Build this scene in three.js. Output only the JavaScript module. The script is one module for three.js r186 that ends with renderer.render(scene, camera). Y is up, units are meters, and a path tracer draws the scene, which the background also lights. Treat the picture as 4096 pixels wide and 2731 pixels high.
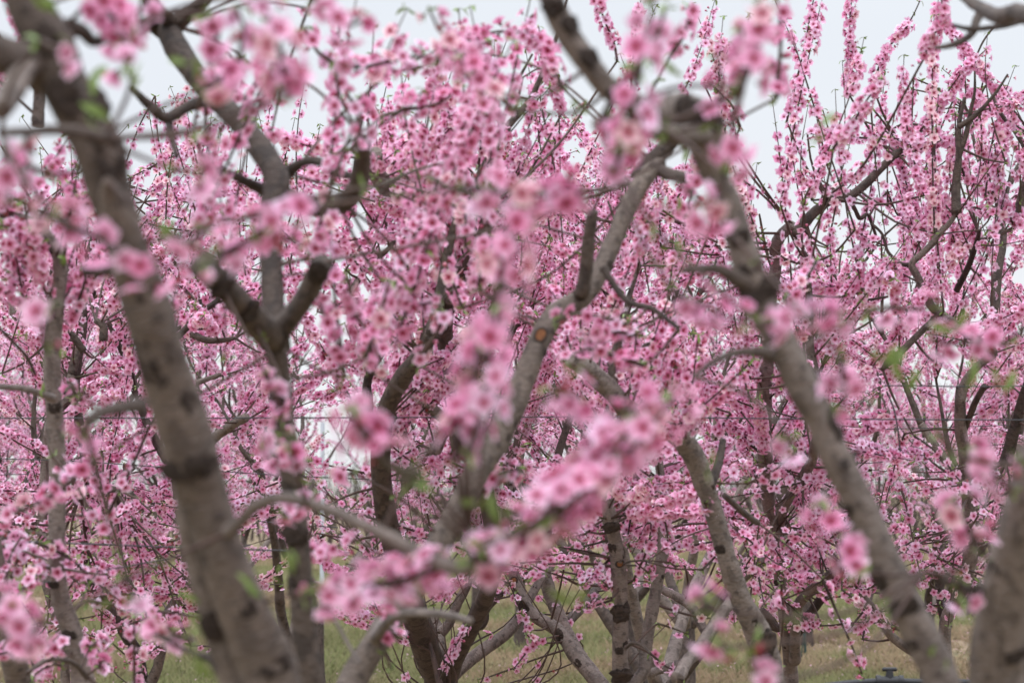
import * as THREE from 'three';
import { mergeGeometries } from 'three/addons/utils/BufferGeometryUtils.js';

// ---------------------------------------------------------------- camera, sky, sun, exposure
const scene = new THREE.Scene();
const EYE = 1.5, PITCH = 3.46 * Math.PI / 180, FP = 9677;      // FP: focal length in pixels of a 4096 x 2731 frame
const camera = new THREE.PerspectiveCamera(2 * Math.atan(1365.5 / FP) * 180 / Math.PI, 4096 / 2731, 0.1, 600);
camera.position.set(0, EYE, 0);
camera.lookAt(0, EYE + Math.sin(PITCH), -Math.cos(PITCH));
camera.focus = 9.2;
camera.userData.fStop = 5.6;
scene.add(camera);

const mix = (a, b, t) => a + (b - a) * t;
const clamp = (x, a = 0, b = 1) => Math.min(b, Math.max(a, x));
const smooth = (a, b, x) => { const t = clamp((x - a) / (b - a)); return t * t * (3 - 2 * t); };
function rng(seed) { let a = seed >>> 0; return () => { a = (a + 0x6D2B79F5) >>> 0; let t = a; t = Math.imul(t ^ (t >>> 15), t | 1); t ^= t + Math.imul(t ^ (t >>> 7), t | 61); return ((t ^ (t >>> 14)) >>> 0) / 4294967296; }; }
function hash3(x, y, z) { let h = Math.imul(x, 374761393) ^ Math.imul(y, 668265263) ^ Math.imul(z, 2147483647 - 1640531); h = Math.imul(h ^ (h >>> 13), 1274126177); return ((h ^ (h >>> 16)) >>> 0) / 4294967296; }
function noise3(x, y, z, wx = 0, wy = 0) {
  const X = Math.floor(x), Y = Math.floor(y), Z = Math.floor(z), f = (t) => t * t * (3 - 2 * t), u = f(x - X), v = f(y - Y), w = f(z - Z);
  const h = (i, j, k) => hash3(wx ? ((i % wx) + wx) % wx : i, wy ? ((j % wy) + wy) % wy : j, k);
  return mix(mix(mix(h(X, Y, Z), h(X + 1, Y, Z), u), mix(h(X, Y + 1, Z), h(X + 1, Y + 1, Z), u), v), mix(mix(h(X, Y, Z + 1), h(X + 1, Y, Z + 1), u), mix(h(X, Y + 1, Z + 1), h(X + 1, Y + 1, Z + 1), u), v), w);
}

{ // overcast sky: pale, a touch bluer above the horizon, a little brighter towards the zenith
  const W = 512, H = 256, data = new Float32Array(W * H * 4);
  for (let j = 0; j < H; j++) {
    const e = ((j + 0.5) / H - 0.5) * Math.PI, s = Math.sin(e);
    for (let i = 0; i < W; i++) {
      let c;
      if (s < 0) c = [0.30, 0.27, 0.22];
      else { const k = smooth(0, 0.2, s), b = mix(1, 3.2, smooth(0.18, 0.95, s)); c = [mix(0.62, 0.565, k) * b, mix(0.633, 0.597, k) * b, mix(0.652, 0.645, k) * b]; }
      const cl = 1 + 0.07 * (noise3(i / W * 40, j / H * 60, 7, 40) - 0.5) + 0.05 * (noise3(i / W * 96, j / H * 140, 9, 96) - 0.5); data.set([c[0] * cl, c[1] * cl, c[2] * (1 + (cl - 1) * 0.7), 1], (j * W + i) * 4);
    }
  }
  const sky = new THREE.DataTexture(data, W, H, THREE.RGBAFormat, THREE.FloatType);
  sky.mapping = THREE.EquirectangularReflectionMapping; sky.magFilter = sky.minFilter = THREE.LinearFilter; sky.needsUpdate = true;
  scene.background = sky; scene.environment = sky;
}
const sun = new THREE.DirectionalLight(new THREE.Color(1.0, 0.97, 0.92), 1.0);
sun.position.set(-4, 16, 2); sun.target.position.set(0, 0, -8);
sun.castShadow = true; sun.shadow.radius = 40; sun.shadow.mapSize.set(2048, 2048);
Object.assign(sun.shadow.camera, { left: -20, right: 20, top: 30, bottom: -30, near: 0.5, far: 60 });
scene.add(sun, sun.target);
const renderer = new THREE.WebGLRenderer({ antialias: true });
renderer.toneMapping = THREE.LinearToneMapping; renderer.toneMappingExposure = 1.45;
renderer.shadowMap.enabled = true; renderer.shadowMap.type = THREE.PCFSoftShadowMap;

// ---------------------------------------------------------------- places: photograph pixel + distance -> point in the orchard
const V3 = (x, y, z) => new THREE.Vector3(x, y, z);
const FW = V3(0, Math.sin(PITCH), -Math.cos(PITCH)), UPV = V3(0, Math.cos(PITCH), Math.sin(PITCH)), CAM = V3(0, EYE, 0);
const at = (fx, fy, d) => CAM.clone().addScaledVector(FW, d).addScaledVector(V3(1, 0, 0), d * (fx - 2048) / FP).addScaledVector(UPV, d * (1365.5 - fy) / FP);
function seen(p) { const q = p.clone().sub(CAM), d = q.dot(FW); return [2048 + FP * q.x / d, 1365.5 - FP * q.dot(UPV) / d, d]; }
// frames in which the photograph was measured: V the whole picture at 2352 wide, t1..t9 enlarged tiles
const FR = { V: [0, 0, 1.7415], t1: [0, 0], t2: [1350, 0], t3: [2696, 0], t4: [0, 900], t5: [1350, 900], t6: [2696, 900], t7: [0, 1797], t8: [1350, 1797], t9: [2696, 1797] };
const full = (fr, x, y) => { const [ox, oy, k = 1 / 1.6786] = FR[fr]; return [x * k + ox, y * k + oy]; };
const scaleOf = (fr) => FR[fr][2] ?? 1 / 1.6786;
// height of the blossom line against the sky along the picture (V frame): shoots of the rows behind are pruned to it
const LINE = [[-200, 300], [0, 360], [150, 380], [250, 420], [380, 330], [470, 190], [600, 200], [700, 190], [780, 300], [900, 270], [1030, 240], [1110, 235], [1180, 300], [1240, 120], [1290, 170], [1400, 330], [1500, 420], [1600, 470], [1680, 520], [1800, 560], [1900, 590], [2020, 560], [2080, 430], [2160, 440], [2200, 250], [2280, 200], [2352, 200], [2600, 200]];
function lineAt(vx) { for (let i = 1; i < LINE.length; i++) if (vx < LINE[i][0]) { const [a, b] = [LINE[i - 1], LINE[i]]; return mix(a[1], b[1], clamp((vx - a[0]) / (b[0] - a[0]))); } return 200; }
const aboveLine = (p, over = 0) => { const [x, y, d] = seen(p); return d > 0.3 && y / 1.7415 < lineAt(x / 1.7415) + 5 - over; };

// ---------------------------------------------------------------- materials
function dataTex(n, m, fn, srgb) {
  const a = new Uint8Array(n * m * 4);
  for (let j = 0; j < m; j++) for (let i = 0; i < n; i++) { const c = fn(i / n, j / m); for (let k = 0; k < 3; k++) a[(j * n + i) * 4 + k] = clamp(c[k]) * 255; a[(j * n + i) * 4 + 3] = 255; }
  const t = new THREE.DataTexture(a, n, m, THREE.RGBAFormat); t.wrapS = t.wrapT = THREE.RepeatWrapping; t.magFilter = t.minFilter = THREE.LinearFilter;
  if (srgb) t.colorSpace = THREE.SRGBColorSpace; t.needsUpdate = true; return t;
}
// bark: horizontal lenticel dashes, grey film, dark flecks. u runs round the limb (0.12 m a repeat), v along it (0.24 m)
function lenticels(seed, count) { const r = rng(seed), l = []; for (let i = 0; i < count; i++) l.push([r(), r(), 0.02 + 0.07 * r() * r(), 0.0022 + 0.003 * r(), r()]); return l; }
function barkPair(seed, dark, light, fleck, lent) {
  const ls = lenticels(seed, lent), N = 256, M = 512, h = new Float32Array(N * M), dk = new Float32Array(N * M);
  for (const [u, v, hw, hh, s] of ls) for (let j = -6; j <= 6; j++) for (let i = -24; i <= 24; i++) {
    const x = Math.round(u * N) + i, y = Math.round(v * M) + j, e = (i / (hw * N)) ** 2 + (j / (hh * M)) ** 2;
    if (e < 1) { const k = ((y + M) % M) * N + (x + N) % N; h[k] = Math.max(h[k], 1 - e); dk[k] = s > 0.35 ? -(1 - e) : (1 - e); }
  }
  const idx = (u, v) => Math.min(M - 1, Math.floor(v * M)) * N + Math.min(N - 1, Math.floor(u * N));
  const map = dataTex(N, M, (u, v) => {
    const a = 0.5 + 0.6 * (noise3(u * 4, v * 6, seed, 4, 6) - 0.5), b = noise3(u * 12, v * 40, seed + 3, 12, 40), c = noise3(u * 40, v * 80, seed + 7, 40, 80), g = noise3(u * 5, v * 3, seed + 9, 5, 3);
    let t = 0.15 + 0.5 * a + 0.25 * b + 0.2 * c; const l = dk[idx(u, v)];
    const f = smooth(0.62, 0.78, noise3(u * 9, v * 14, seed + 5, 9, 14)) * fleck;
    return [0, 1, 2].map((k) => mix(mix(dark[k], light[k], clamp(t)), [0.15, 0.12, 0.11][k], clamp(f * 0.8 + (l < 0 ? -l * 0.65 : 0))) * (1 + (l > 0 ? 0.22 * l : 0)) * mix(0.92, 1.06, g));
  }, true);
  const bump = dataTex(N, M, (u, v) => { const c = 0.35 * noise3(u * 30, v * 60, seed + 7, 30, 60) + 0.3 * noise3(u * 8, v * 24, seed + 3, 8, 24) + 0.35 * h[idx(u, v)]; return [c, c, c]; });
  return { map, bumpMap: bump };
}
const barkM = (p, bs, color = 0xffffff) => new THREE.MeshStandardMaterial({ ...p, bumpScale: bs, roughness: 0.82, color });
const pale = barkPair(11, [0.32, 0.29, 0.275], [0.54, 0.495, 0.47], 0.35, 420);
const brown = barkPair(23, [0.19, 0.155, 0.14], [0.37, 0.32, 0.29], 0.6, 260);
const M = {
  pale: barkM(pale, 0.004, new THREE.Color(0.95, 0.93, 0.92)), paleGrey: barkM(pale, 0.004, new THREE.Color(1.05, 1.02, 1.03)), paleWarm: barkM(pale, 0.004, new THREE.Color(0.74, 0.695, 0.655)), paleDark: barkM(pale, 0.004, new THREE.Color(0.5, 0.45, 0.42)),
  brown: barkM(brown, 0.004), brownDark: barkM(brown, 0.005, new THREE.Color(0.62, 0.57, 0.55)),
  knotDark: new THREE.MeshStandardMaterial({ map: brown.map, bumpMap: brown.bumpMap, bumpScale: 0.006, color: new THREE.Color(0.55, 0.48, 0.45), roughness: 0.9 }),
  knot: new THREE.MeshStandardMaterial({ map: brown.map, bumpMap: brown.bumpMap, bumpScale: 0.006, color: new THREE.Color(0.66, 0.6, 0.57), roughness: 0.9 }),
  cut: new THREE.MeshStandardMaterial({ map: brown.map, color: new THREE.Color(3.2, 1.65, 0.65), roughness: 0.8, bumpMap: brown.bumpMap, bumpScale: 0.002 }),
  twig: new THREE.MeshStandardMaterial({ map: brown.map, color: new THREE.Color(0.85, 0.62, 0.55), roughness: 0.65 }),
  twigDark: new THREE.MeshStandardMaterial({ map: brown.map, color: new THREE.Color(0.55, 0.46, 0.43), roughness: 0.75 }),
  twigGreen: new THREE.MeshStandardMaterial({ map: brown.map, color: new THREE.Color(0.75, 0.78, 0.5), roughness: 0.6 }),
  leaf: new THREE.MeshPhysicalMaterial({ vertexColors: true, roughness: 0.6, transmission: 0.35, thickness: 0, side: THREE.DoubleSide }),
  wire: new THREE.MeshStandardMaterial({ color: new THREE.Color(0.035, 0.035, 0.04), roughness: 0.5, metalness: 0.3 }),
  plastic: new THREE.MeshStandardMaterial({ color: new THREE.Color(0.018, 0.018, 0.022), roughness: 0.5 }),
  stake: new THREE.MeshStandardMaterial({ color: new THREE.Color(0.02, 0.05, 0.045), roughness: 0.6 }),
  steel: new THREE.MeshStandardMaterial({ color: new THREE.Color(0.55, 0.6, 0.66), roughness: 0.55, metalness: 0.2 }),
};
const petalM = (c) => new THREE.MeshPhysicalMaterial({ vertexColors: true, color: c, roughness: 0.7, specularIntensity: 0.4, transmission: 0.45, thickness: 0, side: THREE.DoubleSide });
const TINTS = [[1, 1, 1], [1, 1.12, 1.06], [0.98, 0.86, 0.93], [1.02, 1.3, 1.2], [1, 1.22, 0.97], [0.95, 0.72, 0.82], [1, 1.06, 1.02], [1.02, 1.22, 1.14]].map((t) => new THREE.Color().setRGB(...t));
const petalMats = TINTS.map((t) => petalM(t));
const petalStuff = petalM(new THREE.Color(1, 1, 1));
function pickTint(r) { const k = r(); return k < 0.26 ? 0 : k < 0.44 ? 1 : k < 0.58 ? 2 : k < 0.68 ? 3 : k < 0.76 ? 4 : k < 0.82 ? 5 : k < 0.93 ? 6 : 7; }

// ---------------------------------------------------------------- blossoms and leaves
const DEEP = [0.37, 0.015, 0.065], MID = [0.90, 0.43, 0.665], RIM = [0.95, 0.69, 0.85];
class Build { constructor() { this.p = []; this.c = []; this.i = []; } v(p, c) { this.p.push(p.x, p.y, p.z); this.c.push(...c); return this.p.length / 3 - 1; } t(a, b, c) { this.i.push(a, b, c); }
  done() { const g = new THREE.BufferGeometry(); g.setAttribute('position', new THREE.Float32BufferAttribute(this.p, 3)); g.setAttribute('color', new THREE.Float32BufferAttribute(this.c, 3)); g.setIndex(this.i); g.computeVertexNormals(); return g; } }
const lerp3 = (a, b, t) => a.map((x, k) => mix(x, b[k], t));
function blossomGeo(detail, cup, seed, petals = 5) {
  const r = rng(seed), b = new Build(), NU = [6, 3, 2][detail], NV = [4, 2, 1][detail], L = 0.0182, W = 0.0082;
  for (let k = 0; k < petals; k++) {
    const a = (k / petals) * Math.PI * 2 + (r() - 0.5) * 0.22, tilt = cup * (0.85 + 0.3 * r()), len = L * (0.9 + 0.2 * r()), wid = W * (0.88 + 0.2 * r()), roll = (r() - 0.5) * 0.5, curl = (r() - 0.35) * 0.5, wave = r() * 6;
    const X = V3(Math.cos(a), Math.sin(a), 0), Y = V3(-Math.sin(a), Math.cos(a), 0), rows = [];
    let rad = 0.0016, z = 0;
    for (let i = 0; i <= NU; i++) {
      const s = i / NU, ang = tilt * (1.15 - 0.75 * s) - curl * s * s * 0.8;
      if (i) { rad += Math.cos(ang) * len / NU; z += Math.sin(ang) * len / NU; }
      const w = wid * Math.pow(Math.sin(Math.PI * (0.05 + 0.88 * Math.pow(s, 0.9))), 0.75), row = [];
      for (let j = 0; j <= NV; j++) {
        const t = j / NV * 2 - 1, p = X.clone().multiplyScalar(rad - (detail === 0 ? t * t * 0.0022 * s : 0)).addScaledVector(Y, t * w);
        p.z = z + t * t * 0.0026 * Math.sin(Math.PI * clamp(s * 1.1)) + t * w * roll * s + (detail === 0 ? Math.sin(t * 4 + wave) * 0.0007 * s : 0);
        const c = lerp3(lerp3(DEEP, MID, smooth(0.03, 0.24, s)), RIM, clamp(smooth(0.35, 1.0, s) * 0.75 + Math.abs(t) * 0.3 * s));
        row.push(b.v(p, c));
      }
      rows.push(row);
    }
    for (let i = 0; i < NU; i++) for (let j = 0; j < NV; j++) { b.t(rows[i][j], rows[i + 1][j], rows[i + 1][j + 1]); b.t(rows[i][j], rows[i + 1][j + 1], rows[i][j + 1]); }
  }
  cone(b, 0.0034, 0.0012, -0.0062, 0.0005, [0.16, 0.035, 0.035], detail ? 4 : 7);
  const n = [6, 5, 4][detail], rc = 0.0036, ring = [], top = b.v(V3(0, 0, 0.0022), [0.30, 0.02, 0.05]);
  for (let k = 0; k < n; k++) ring.push(b.v(V3(Math.cos(k / n * 6.283) * rc, Math.sin(k / n * 6.283) * rc, 0.001 + cup * 0.001), [0.38, 0.02, 0.07]));
  for (let k = 0; k < n; k++) b.t(top, ring[k], ring[(k + 1) % n]);
  if (detail < 2) stamens(b, r, detail ? 6 : 14, 0.0085, 0.0075, [0.46, 0.04, 0.11], [0.55, 0.22, 0.14]);
  return b.done();
}
function cone(b, r0, r1, z0, z1, c, n) { // calyx
  const a = [], d = [], tip = b.v(V3(0, 0, z0), c);
  for (let k = 0; k < n; k++) { const x = Math.cos(k / n * 6.283), y = Math.sin(k / n * 6.283); a.push(b.v(V3(x * r1 * 1.6, y * r1 * 1.6, mix(z0, z1, 0.35)), c)); d.push(b.v(V3(x * r0, y * r0, z1), c)); }
  for (let k = 0; k < n; k++) { const q = (k + 1) % n; b.t(tip, a[q], a[k]); b.t(a[k], a[q], d[q]); b.t(a[k], d[q], d[k]); }
}
function stamens(b, r, n, rad, h, c, tip) {
  for (let k = 0; k < n; k++) {
    const a = k / n * 6.283 + r() * 0.5, q = rad * (0.45 + 0.6 * r()), z = h * (0.75 + 0.4 * r()), x = Math.cos(a), y = Math.sin(a), w = 0.00045;
    const p0 = b.v(V3(x * 0.0016 - y * w, y * 0.0016 + x * w, 0.001), c), p1 = b.v(V3(x * 0.0016 + y * w, y * 0.0016 - x * w, 0.001), c), p2 = b.v(V3(x * q + y * w, y * q - x * w, z), c), p3 = b.v(V3(x * q - y * w, y * q + x * w, z), c);
    b.t(p0, p1, p2); b.t(p0, p2, p3);
    const m = 0.0011, t0 = b.v(V3(x * q + m, y * q, z), tip), t1 = b.v(V3(x * q, y * q + m, z), tip), t2 = b.v(V3(x * q - m, y * q - m, z), tip), t3 = b.v(V3(x * q, y * q, z + m), tip);
    b.t(t0, t1, t3); b.t(t1, t2, t3); b.t(t2, t0, t3); b.t(t0, t2, t1);
  }
}
function budGeo(detail, seed) {
  const b = new Build(), n = detail > 1 ? 4 : 6, prof = [[0.0, 0.011], [0.0036, 0.009], [0.0052, 0.0055], [0.0042, 0.0015], [0.0018, -0.001]], rows = prof.map(([q, z], i) => { const o = []; for (let k = 0; k < n; k++) { const a = (k + i * 0.3) / n * 6.283; o.push(b.v(V3(Math.cos(a) * q, Math.sin(a) * q, z), lerp3([0.80, 0.30, 0.46], [0.55, 0.08, 0.2], i / 4))); } return o; });
  for (let i = 0; i < 4; i++) for (let k = 0; k < n; k++) { const q = (k + 1) % n; b.t(rows[i][k], rows[i + 1][k], rows[i + 1][q]); b.t(rows[i][k], rows[i + 1][q], rows[i][q]); }
  cone(b, 0.0036, 0.0012, -0.006, 0.0012, [0.17, 0.05, 0.04], n); return b.done();
}
function spentGeo(detail, seed) { // petals fallen: red calyx with a brush of stamens
  const r = rng(seed), b = new Build(); cone(b, 0.0042, 0.0014, -0.006, 0.0015, [0.30, 0.03, 0.05], 6);
  for (let k = 0; k < 5; k++) { const a = k * 1.2566, x = Math.cos(a), y = Math.sin(a), p0 = b.v(V3(x * 0.003 - y * 0.002, y * 0.003 + x * 0.002, 0.001), [0.3, 0.03, 0.05]), p1 = b.v(V3(x * 0.003 + y * 0.002, y * 0.003 - x * 0.002, 0.001), [0.3, 0.03, 0.05]), p2 = b.v(V3(x * 0.0085, y * 0.0085, 0.002), [0.24, 0.05, 0.05]); b.t(p0, p1, p2); }
  stamens(b, r, detail > 1 ? 4 : 11, 0.007, 0.009, [0.50, 0.10, 0.14], [0.5, 0.25, 0.14]); return b.done();
}
const FLOWERS = [0, 1, 2].map((d) => [blossomGeo(d, 0.28, 5), blossomGeo(d, 0.55, 17), blossomGeo(d, 0.42, 31), blossomGeo(d, 0.95, 43), blossomGeo(d, 0.08, 71), budGeo(d, 3), spentGeo(d, 9), blossomGeo(d, -0.25, 57)]);
function pickKind(r, u) { const k = r(); if (u > 0.9) return k < 0.55 ? 5 : 3; return k < 0.22 ? 0 : k < 0.43 ? 1 : k < 0.6 ? 2 : k < 0.73 ? 3 : k < 0.81 ? 4 : k < 0.87 ? 5 : k < 0.93 ? 6 : 7; }
function leafGeo(seed) {
  const r = rng(seed), b = new Build(), N = 5, L = 0.036, g0 = [0.12, 0.18, 0.03], g1 = [0.21, 0.29, 0.06], bend = 0.5 + r() * 0.6; let y = 0, z = 0; const rows = [];
  for (let i = 0; i <= N; i++) { const s = i / N, a = 0.9 - bend * s; if (i) { y += Math.cos(a) * L / N; z += Math.sin(a) * L / N; } const w = 0.0056 * Math.sin(Math.PI * (0.06 + 0.92 * s)), c = lerp3(g0, g1, s); rows.push([b.v(V3(-w, y, z + w * 0.5), c), b.v(V3(0, y, z), lerp3(c, [0.22, 0.34, 0.09], 0.6)), b.v(V3(w, y, z + w * 0.5), c)]); }
  for (let i = 0; i < N; i++) for (let j = 0; j < 2; j++) { b.t(rows[i][j], rows[i + 1][j], rows[i + 1][j + 1]); b.t(rows[i][j], rows[i + 1][j + 1], rows[i][j + 1]); }
  return b.done();
}
const LEAVES = [leafGeo(1), leafGeo(2)];
const TUFT = mergeGeometries([0, 1, 2, 3].map((k) => { const g = LEAVES[k % 2].clone(), s = [1, 0.8, 0.7, 0.5][k]; g.scale(s, s, s); g.rotateY(k * 1.7); g.rotateX(-0.25 * k); g.rotateZ(k * 2.2); g.rotateX(-Math.PI / 2 + 0.4); return g; }));

// ---------------------------------------------------------------- limbs
function tube(pts, radii, o = {}) {
  const curve = new THREE.CatmullRomCurve3(pts, false, 'centripetal'), n = pts.length - 1, len = curve.getLength(), rm = radii.reduce((a, b) => a + b) / radii.length, r = rng(o.seed ?? 1), sd = (o.seed ?? 1) * 0.137;
  const S = o.seg ?? 10, step = o.step ?? Math.max(rm * 0.8, 0.012), N = Math.max(2, Math.min(o.max ?? 160, Math.ceil(len / step))), rep = Math.max(1, Math.round(2 * Math.PI * rm / 0.12)), rough = o.rough ?? 0.06;
  const nodes = []; if (rough > 0) for (let s = r() * rm * 4; s < len; s += rm * (3 + 7 * r())) nodes.push([s, (0.05 + 0.13 * r()) * (o.bulge ?? 1), r() * 6.283, 0.5 + 0.5 * r()]);
  const pos = [], uv = [], idx = [], rec = []; let nx = null, prev = null, dist = 0;
  const rings = []; for (let i = 0; i <= N; i++) rings.push([i / N, 1]);
  if (o.cap !== false) { rings.unshift([0, 0]); rings.push([1, 0.82], [1, 0]); }
  rings.forEach(([t, k], ri) => {
    const c = curve.getPoint(t), tg = curve.getTangent(t), f = t * n, a = Math.min(n - 1, Math.floor(f)), rad0 = mix(radii[a], radii[a + 1], f - a);
    if (!nx) { nx = V3(0, 0, 1).cross(tg); if (nx.lengthSq() < 1e-4) nx = V3(1, 0, 0).cross(tg); nx.normalize(); } else nx.addScaledVector(tg, -nx.dot(tg)).normalize();
    const ny = tg.clone().cross(nx); if (prev) dist += prev.distanceTo(c); prev = c.clone();
    const push = ri === rings.length - 2 && k < 1 ? rad0 * 0.25 : ri === rings.length - 1 && k === 0 ? rad0 * 0.3 : 0;
    for (let j = 0; j <= S; j++) {
      const th = j / S * 2 * Math.PI, cx = Math.cos(th), cy = Math.sin(th); let rad = rad0;
      if (rough > 0) {
        rad *= 1 + rough * 2 * (noise3(cx * 1.4 + sd, cy * 1.4, dist / rm * 0.5) - 0.5) + rough * (noise3(cx * 3 + sd, cy * 3, dist / rm * 1.6) - 0.5);
        for (const [s, amp, dir, w] of nodes) { const q = (dist - s) / (rm * w); if (Math.abs(q) < 2.2) rad += rad0 * amp * Math.exp(-q * q) * (0.45 + 0.55 * Math.cos(th - dir)); }
      }
      const p = c.clone().addScaledVector(nx, cx * rad * k).addScaledVector(ny, cy * rad * k).addScaledVector(tg, push);
      pos.push(p.x, p.y, p.z); uv.push(j / S * rep, dist / 0.24 + sd);
    }
    rec.push({ t, c, tg: tg.clone(), r: rad0, nx: nx.clone(), ny });
  });
  for (let i = 0; i < rings.length - 1; i++) for (let j = 0; j < S; j++) { const a = i * (S + 1) + j, b = a + S + 1; idx.push(a, b, a + 1, b, b + 1, a + 1); }
  // indices wind so that faces look outwards
  const g = new THREE.BufferGeometry(); g.setAttribute('position', new THREE.Float32BufferAttribute(pos, 3)); g.setAttribute('uv', new THREE.Float32BufferAttribute(uv, 2));
  for (let i = 0; i < idx.length; i += 3) { const q = idx[i + 1]; idx[i + 1] = idx[i + 2]; idx[i + 2] = q; }
  g.setIndex(idx); g.computeVertexNormals();
  const nrm = g.attributes.normal; // weld the seam's normals
  for (let i = 0; i < rings.length; i++) { const a = i * (S + 1), b = a + S, x = V3(nrm.getX(a) + nrm.getX(b), nrm.getY(a) + nrm.getY(b), nrm.getZ(a) + nrm.getZ(b)).normalize(); nrm.setXYZ(a, x.x, x.y, x.z); nrm.setXYZ(b, x.x, x.y, x.z); }
  return { g, rec: o.cap === false ? rec : rec.slice(1, -2), len, curve };
}
const KNOTS = [1, 2, 3, 4].map((s) => { const g = new THREE.SphereGeometry(1, 20, 14), p = g.attributes.position; for (let i = 0; i < p.count; i++) { const v = V3().fromBufferAttribute(p, i), rim = Math.hypot(v.x, v.y), k = 1 + 0.7 * (noise3(v.x * 1.8 + s * 9, v.y * 1.8, v.z * 1.8) - 0.5) + 0.4 * (noise3(v.x * 4.5 + s * 9, v.y * 4.5, v.z * 4.5) - 0.5) + 0.25 * (noise3(v.x * 11 + s * 9, v.y * 11, v.z * 11) - 0.5); v.multiplyScalar(k); if (v.z > 0) v.z *= 0.35 + 0.65 * smooth(0.1, 0.7, rim); p.setXYZ(i, v.x, v.y, v.z); } g.computeVertexNormals(); return g; });

// ---------------------------------------------------------------- trees
const counts = new Map();
const numbered = (n) => { const k = counts.get(n) ?? 0; counts.set(n, k + 1); return k ? `${n}_${String(k).padStart(3, '0')}` : n; };
const trees = [];
let seedN = 100;
function tree(label, base, lod, o = {}) {
  const root = new THREE.Group(); root.name = numbered('peach_tree'); root.position.copy(base); root.userData = { label, category: 'peach tree' };
  if (o.group) root.userData.group = o.group;
  scene.add(root);
  const t = { root, base, lod, limbs: [], blossoms: [], leaves: [], tufts: [], shoots: [], r: rng(seedN += 77), density: o.density ?? 62, minY: o.minY ?? 1.1, individuals: o.individuals ?? 0, freeLine: o.freeLine, singleShoots: o.singleShoots ?? 0 };
  trees.push(t); return t;
}
function mesh(name, g, m, parent) { const o = new THREE.Mesh(g, m); o.name = name; o.castShadow = o.receiveShadow = true; parent.add(o); return o; }
function part(t, name, g, m, parent = t.root) { g.translate(-t.base.x, -t.base.y, -t.base.z); return mesh(name, g, m, parent); }
function addLimb(t, pts, radii, o = {}) {
  const seg = o.seg ?? [20, 12, 7][t.lod], res = tube(pts, radii, { seg, seed: ++seedN, rough: o.rough ?? [0.085, 0.07, 0.05][t.lod], bulge: o.bulge, step: o.step ?? [0.5, 0.8, 2.2][t.lod] * Math.max(...radii), max: [200, 120, 24][t.lod], ...o });
  const m = part(t, o.name ?? 'limb', res.g, o.m ?? M.pale); const l = { ...res, mesh: m, pts, radii }; t.limbs.push(l);
  if ((o.knots ?? [0, 7, 0][t.lod]) > 0) randomKnots(t, l, Math.round((o.knots ?? 7) * res.len));
  return l;
}
function knotMesh(t, l, pos, normal, axis, w, h, depth, m = M.knot, name = 'knot') {
  const x = axis.clone().cross(normal).normalize(), y = normal.clone().cross(x).normalize(), g = KNOTS[Math.floor(t.r() * 4)];
  const k = mesh(name, g, m, l.mesh); k.matrixAutoUpdate = true;
  k.quaternion.setFromRotationMatrix(new THREE.Matrix4().makeBasis(x, y, normal)); k.scale.set(w, h, depth); k.position.copy(pos).sub(t.base); return k;
}
function randomKnots(t, l, n) {
  for (let i = 0; i < n; i++) { const q = l.rec[Math.floor(t.r() * l.rec.length)], a = t.r() * 6.283, nn = q.nx.clone().multiplyScalar(Math.cos(a)).addScaledVector(q.ny, Math.sin(a)), s = q.r * (0.18 + 0.24 * t.r());
    knotMesh(t, l, q.c.clone().addScaledVector(nn, q.r * 0.93), nn, q.tg, s * (0.9 + 0.5 * t.r()), s, s * 0.34); }
}
// a knot where the photograph shows one: on the side of the limb that faces the camera, at this pixel
function knotAt(t, l, fr, x, y, w, h, o = {}) {
  const [fx, fy] = full(fr, x, y), k = scaleOf(fr) / FP; let best = null, bd = 1e9;
  for (const q of l.rec) { const s = seen(q.c), d = Math.hypot(s[0] - fx, s[1] - fy); if (d < bd) { bd = d; best = q; } }
  const d = seen(best.c)[2], p = at(fx, fy, d), side = p.clone().sub(best.c); side.addScaledVector(best.tg, -side.dot(best.tg)); side.addScaledVector(FW, -side.dot(FW));
  const lat = Math.min(side.length(), best.r * 0.85), nn = side.clone().normalize().multiplyScalar(lat).addScaledVector(FW, -Math.sqrt(best.r * best.r - lat * lat)); nn.addScaledVector(best.tg, -nn.dot(best.tg)).normalize();
  const pos = best.c.clone().addScaledVector(nn, best.r * (o.sink ?? 0.92)).addScaledVector(best.tg, p.clone().sub(best.c).dot(best.tg));
  const grow = o.cut ? 1 : 1.08, W = w * k * d / 2 * grow, H = h * k * d / 2 * grow;
  if (o.cut) {
    const rim = mesh('scar_rim', new THREE.TorusGeometry(1, 0.32, 8, 18), M.knot, l.mesh), wood = mesh('cut_wood', new THREE.CylinderGeometry(1, 1.05, 0.5, 18), M.cut, l.mesh); wood.geometry.rotateX(Math.PI / 2);
    const xx = best.tg.clone().cross(nn).normalize(), q = new THREE.Quaternion().setFromRotationMatrix(new THREE.Matrix4().makeBasis(xx, nn.clone().cross(xx).normalize(), nn));
    for (const [m, s] of [[rim, 1.05], [wood, 0.95]]) { m.quaternion.copy(q); m.scale.set(W * s, H * s, W * 0.8); m.position.copy(pos).sub(t.base); }
    return;
  }
  knotMesh(t, l, pos, nn, best.tg, W, H, Math.min(W, H) * (o.depth ?? 0.35), t.lod === 0 ? M.knotDark : M.knot);
}
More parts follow.
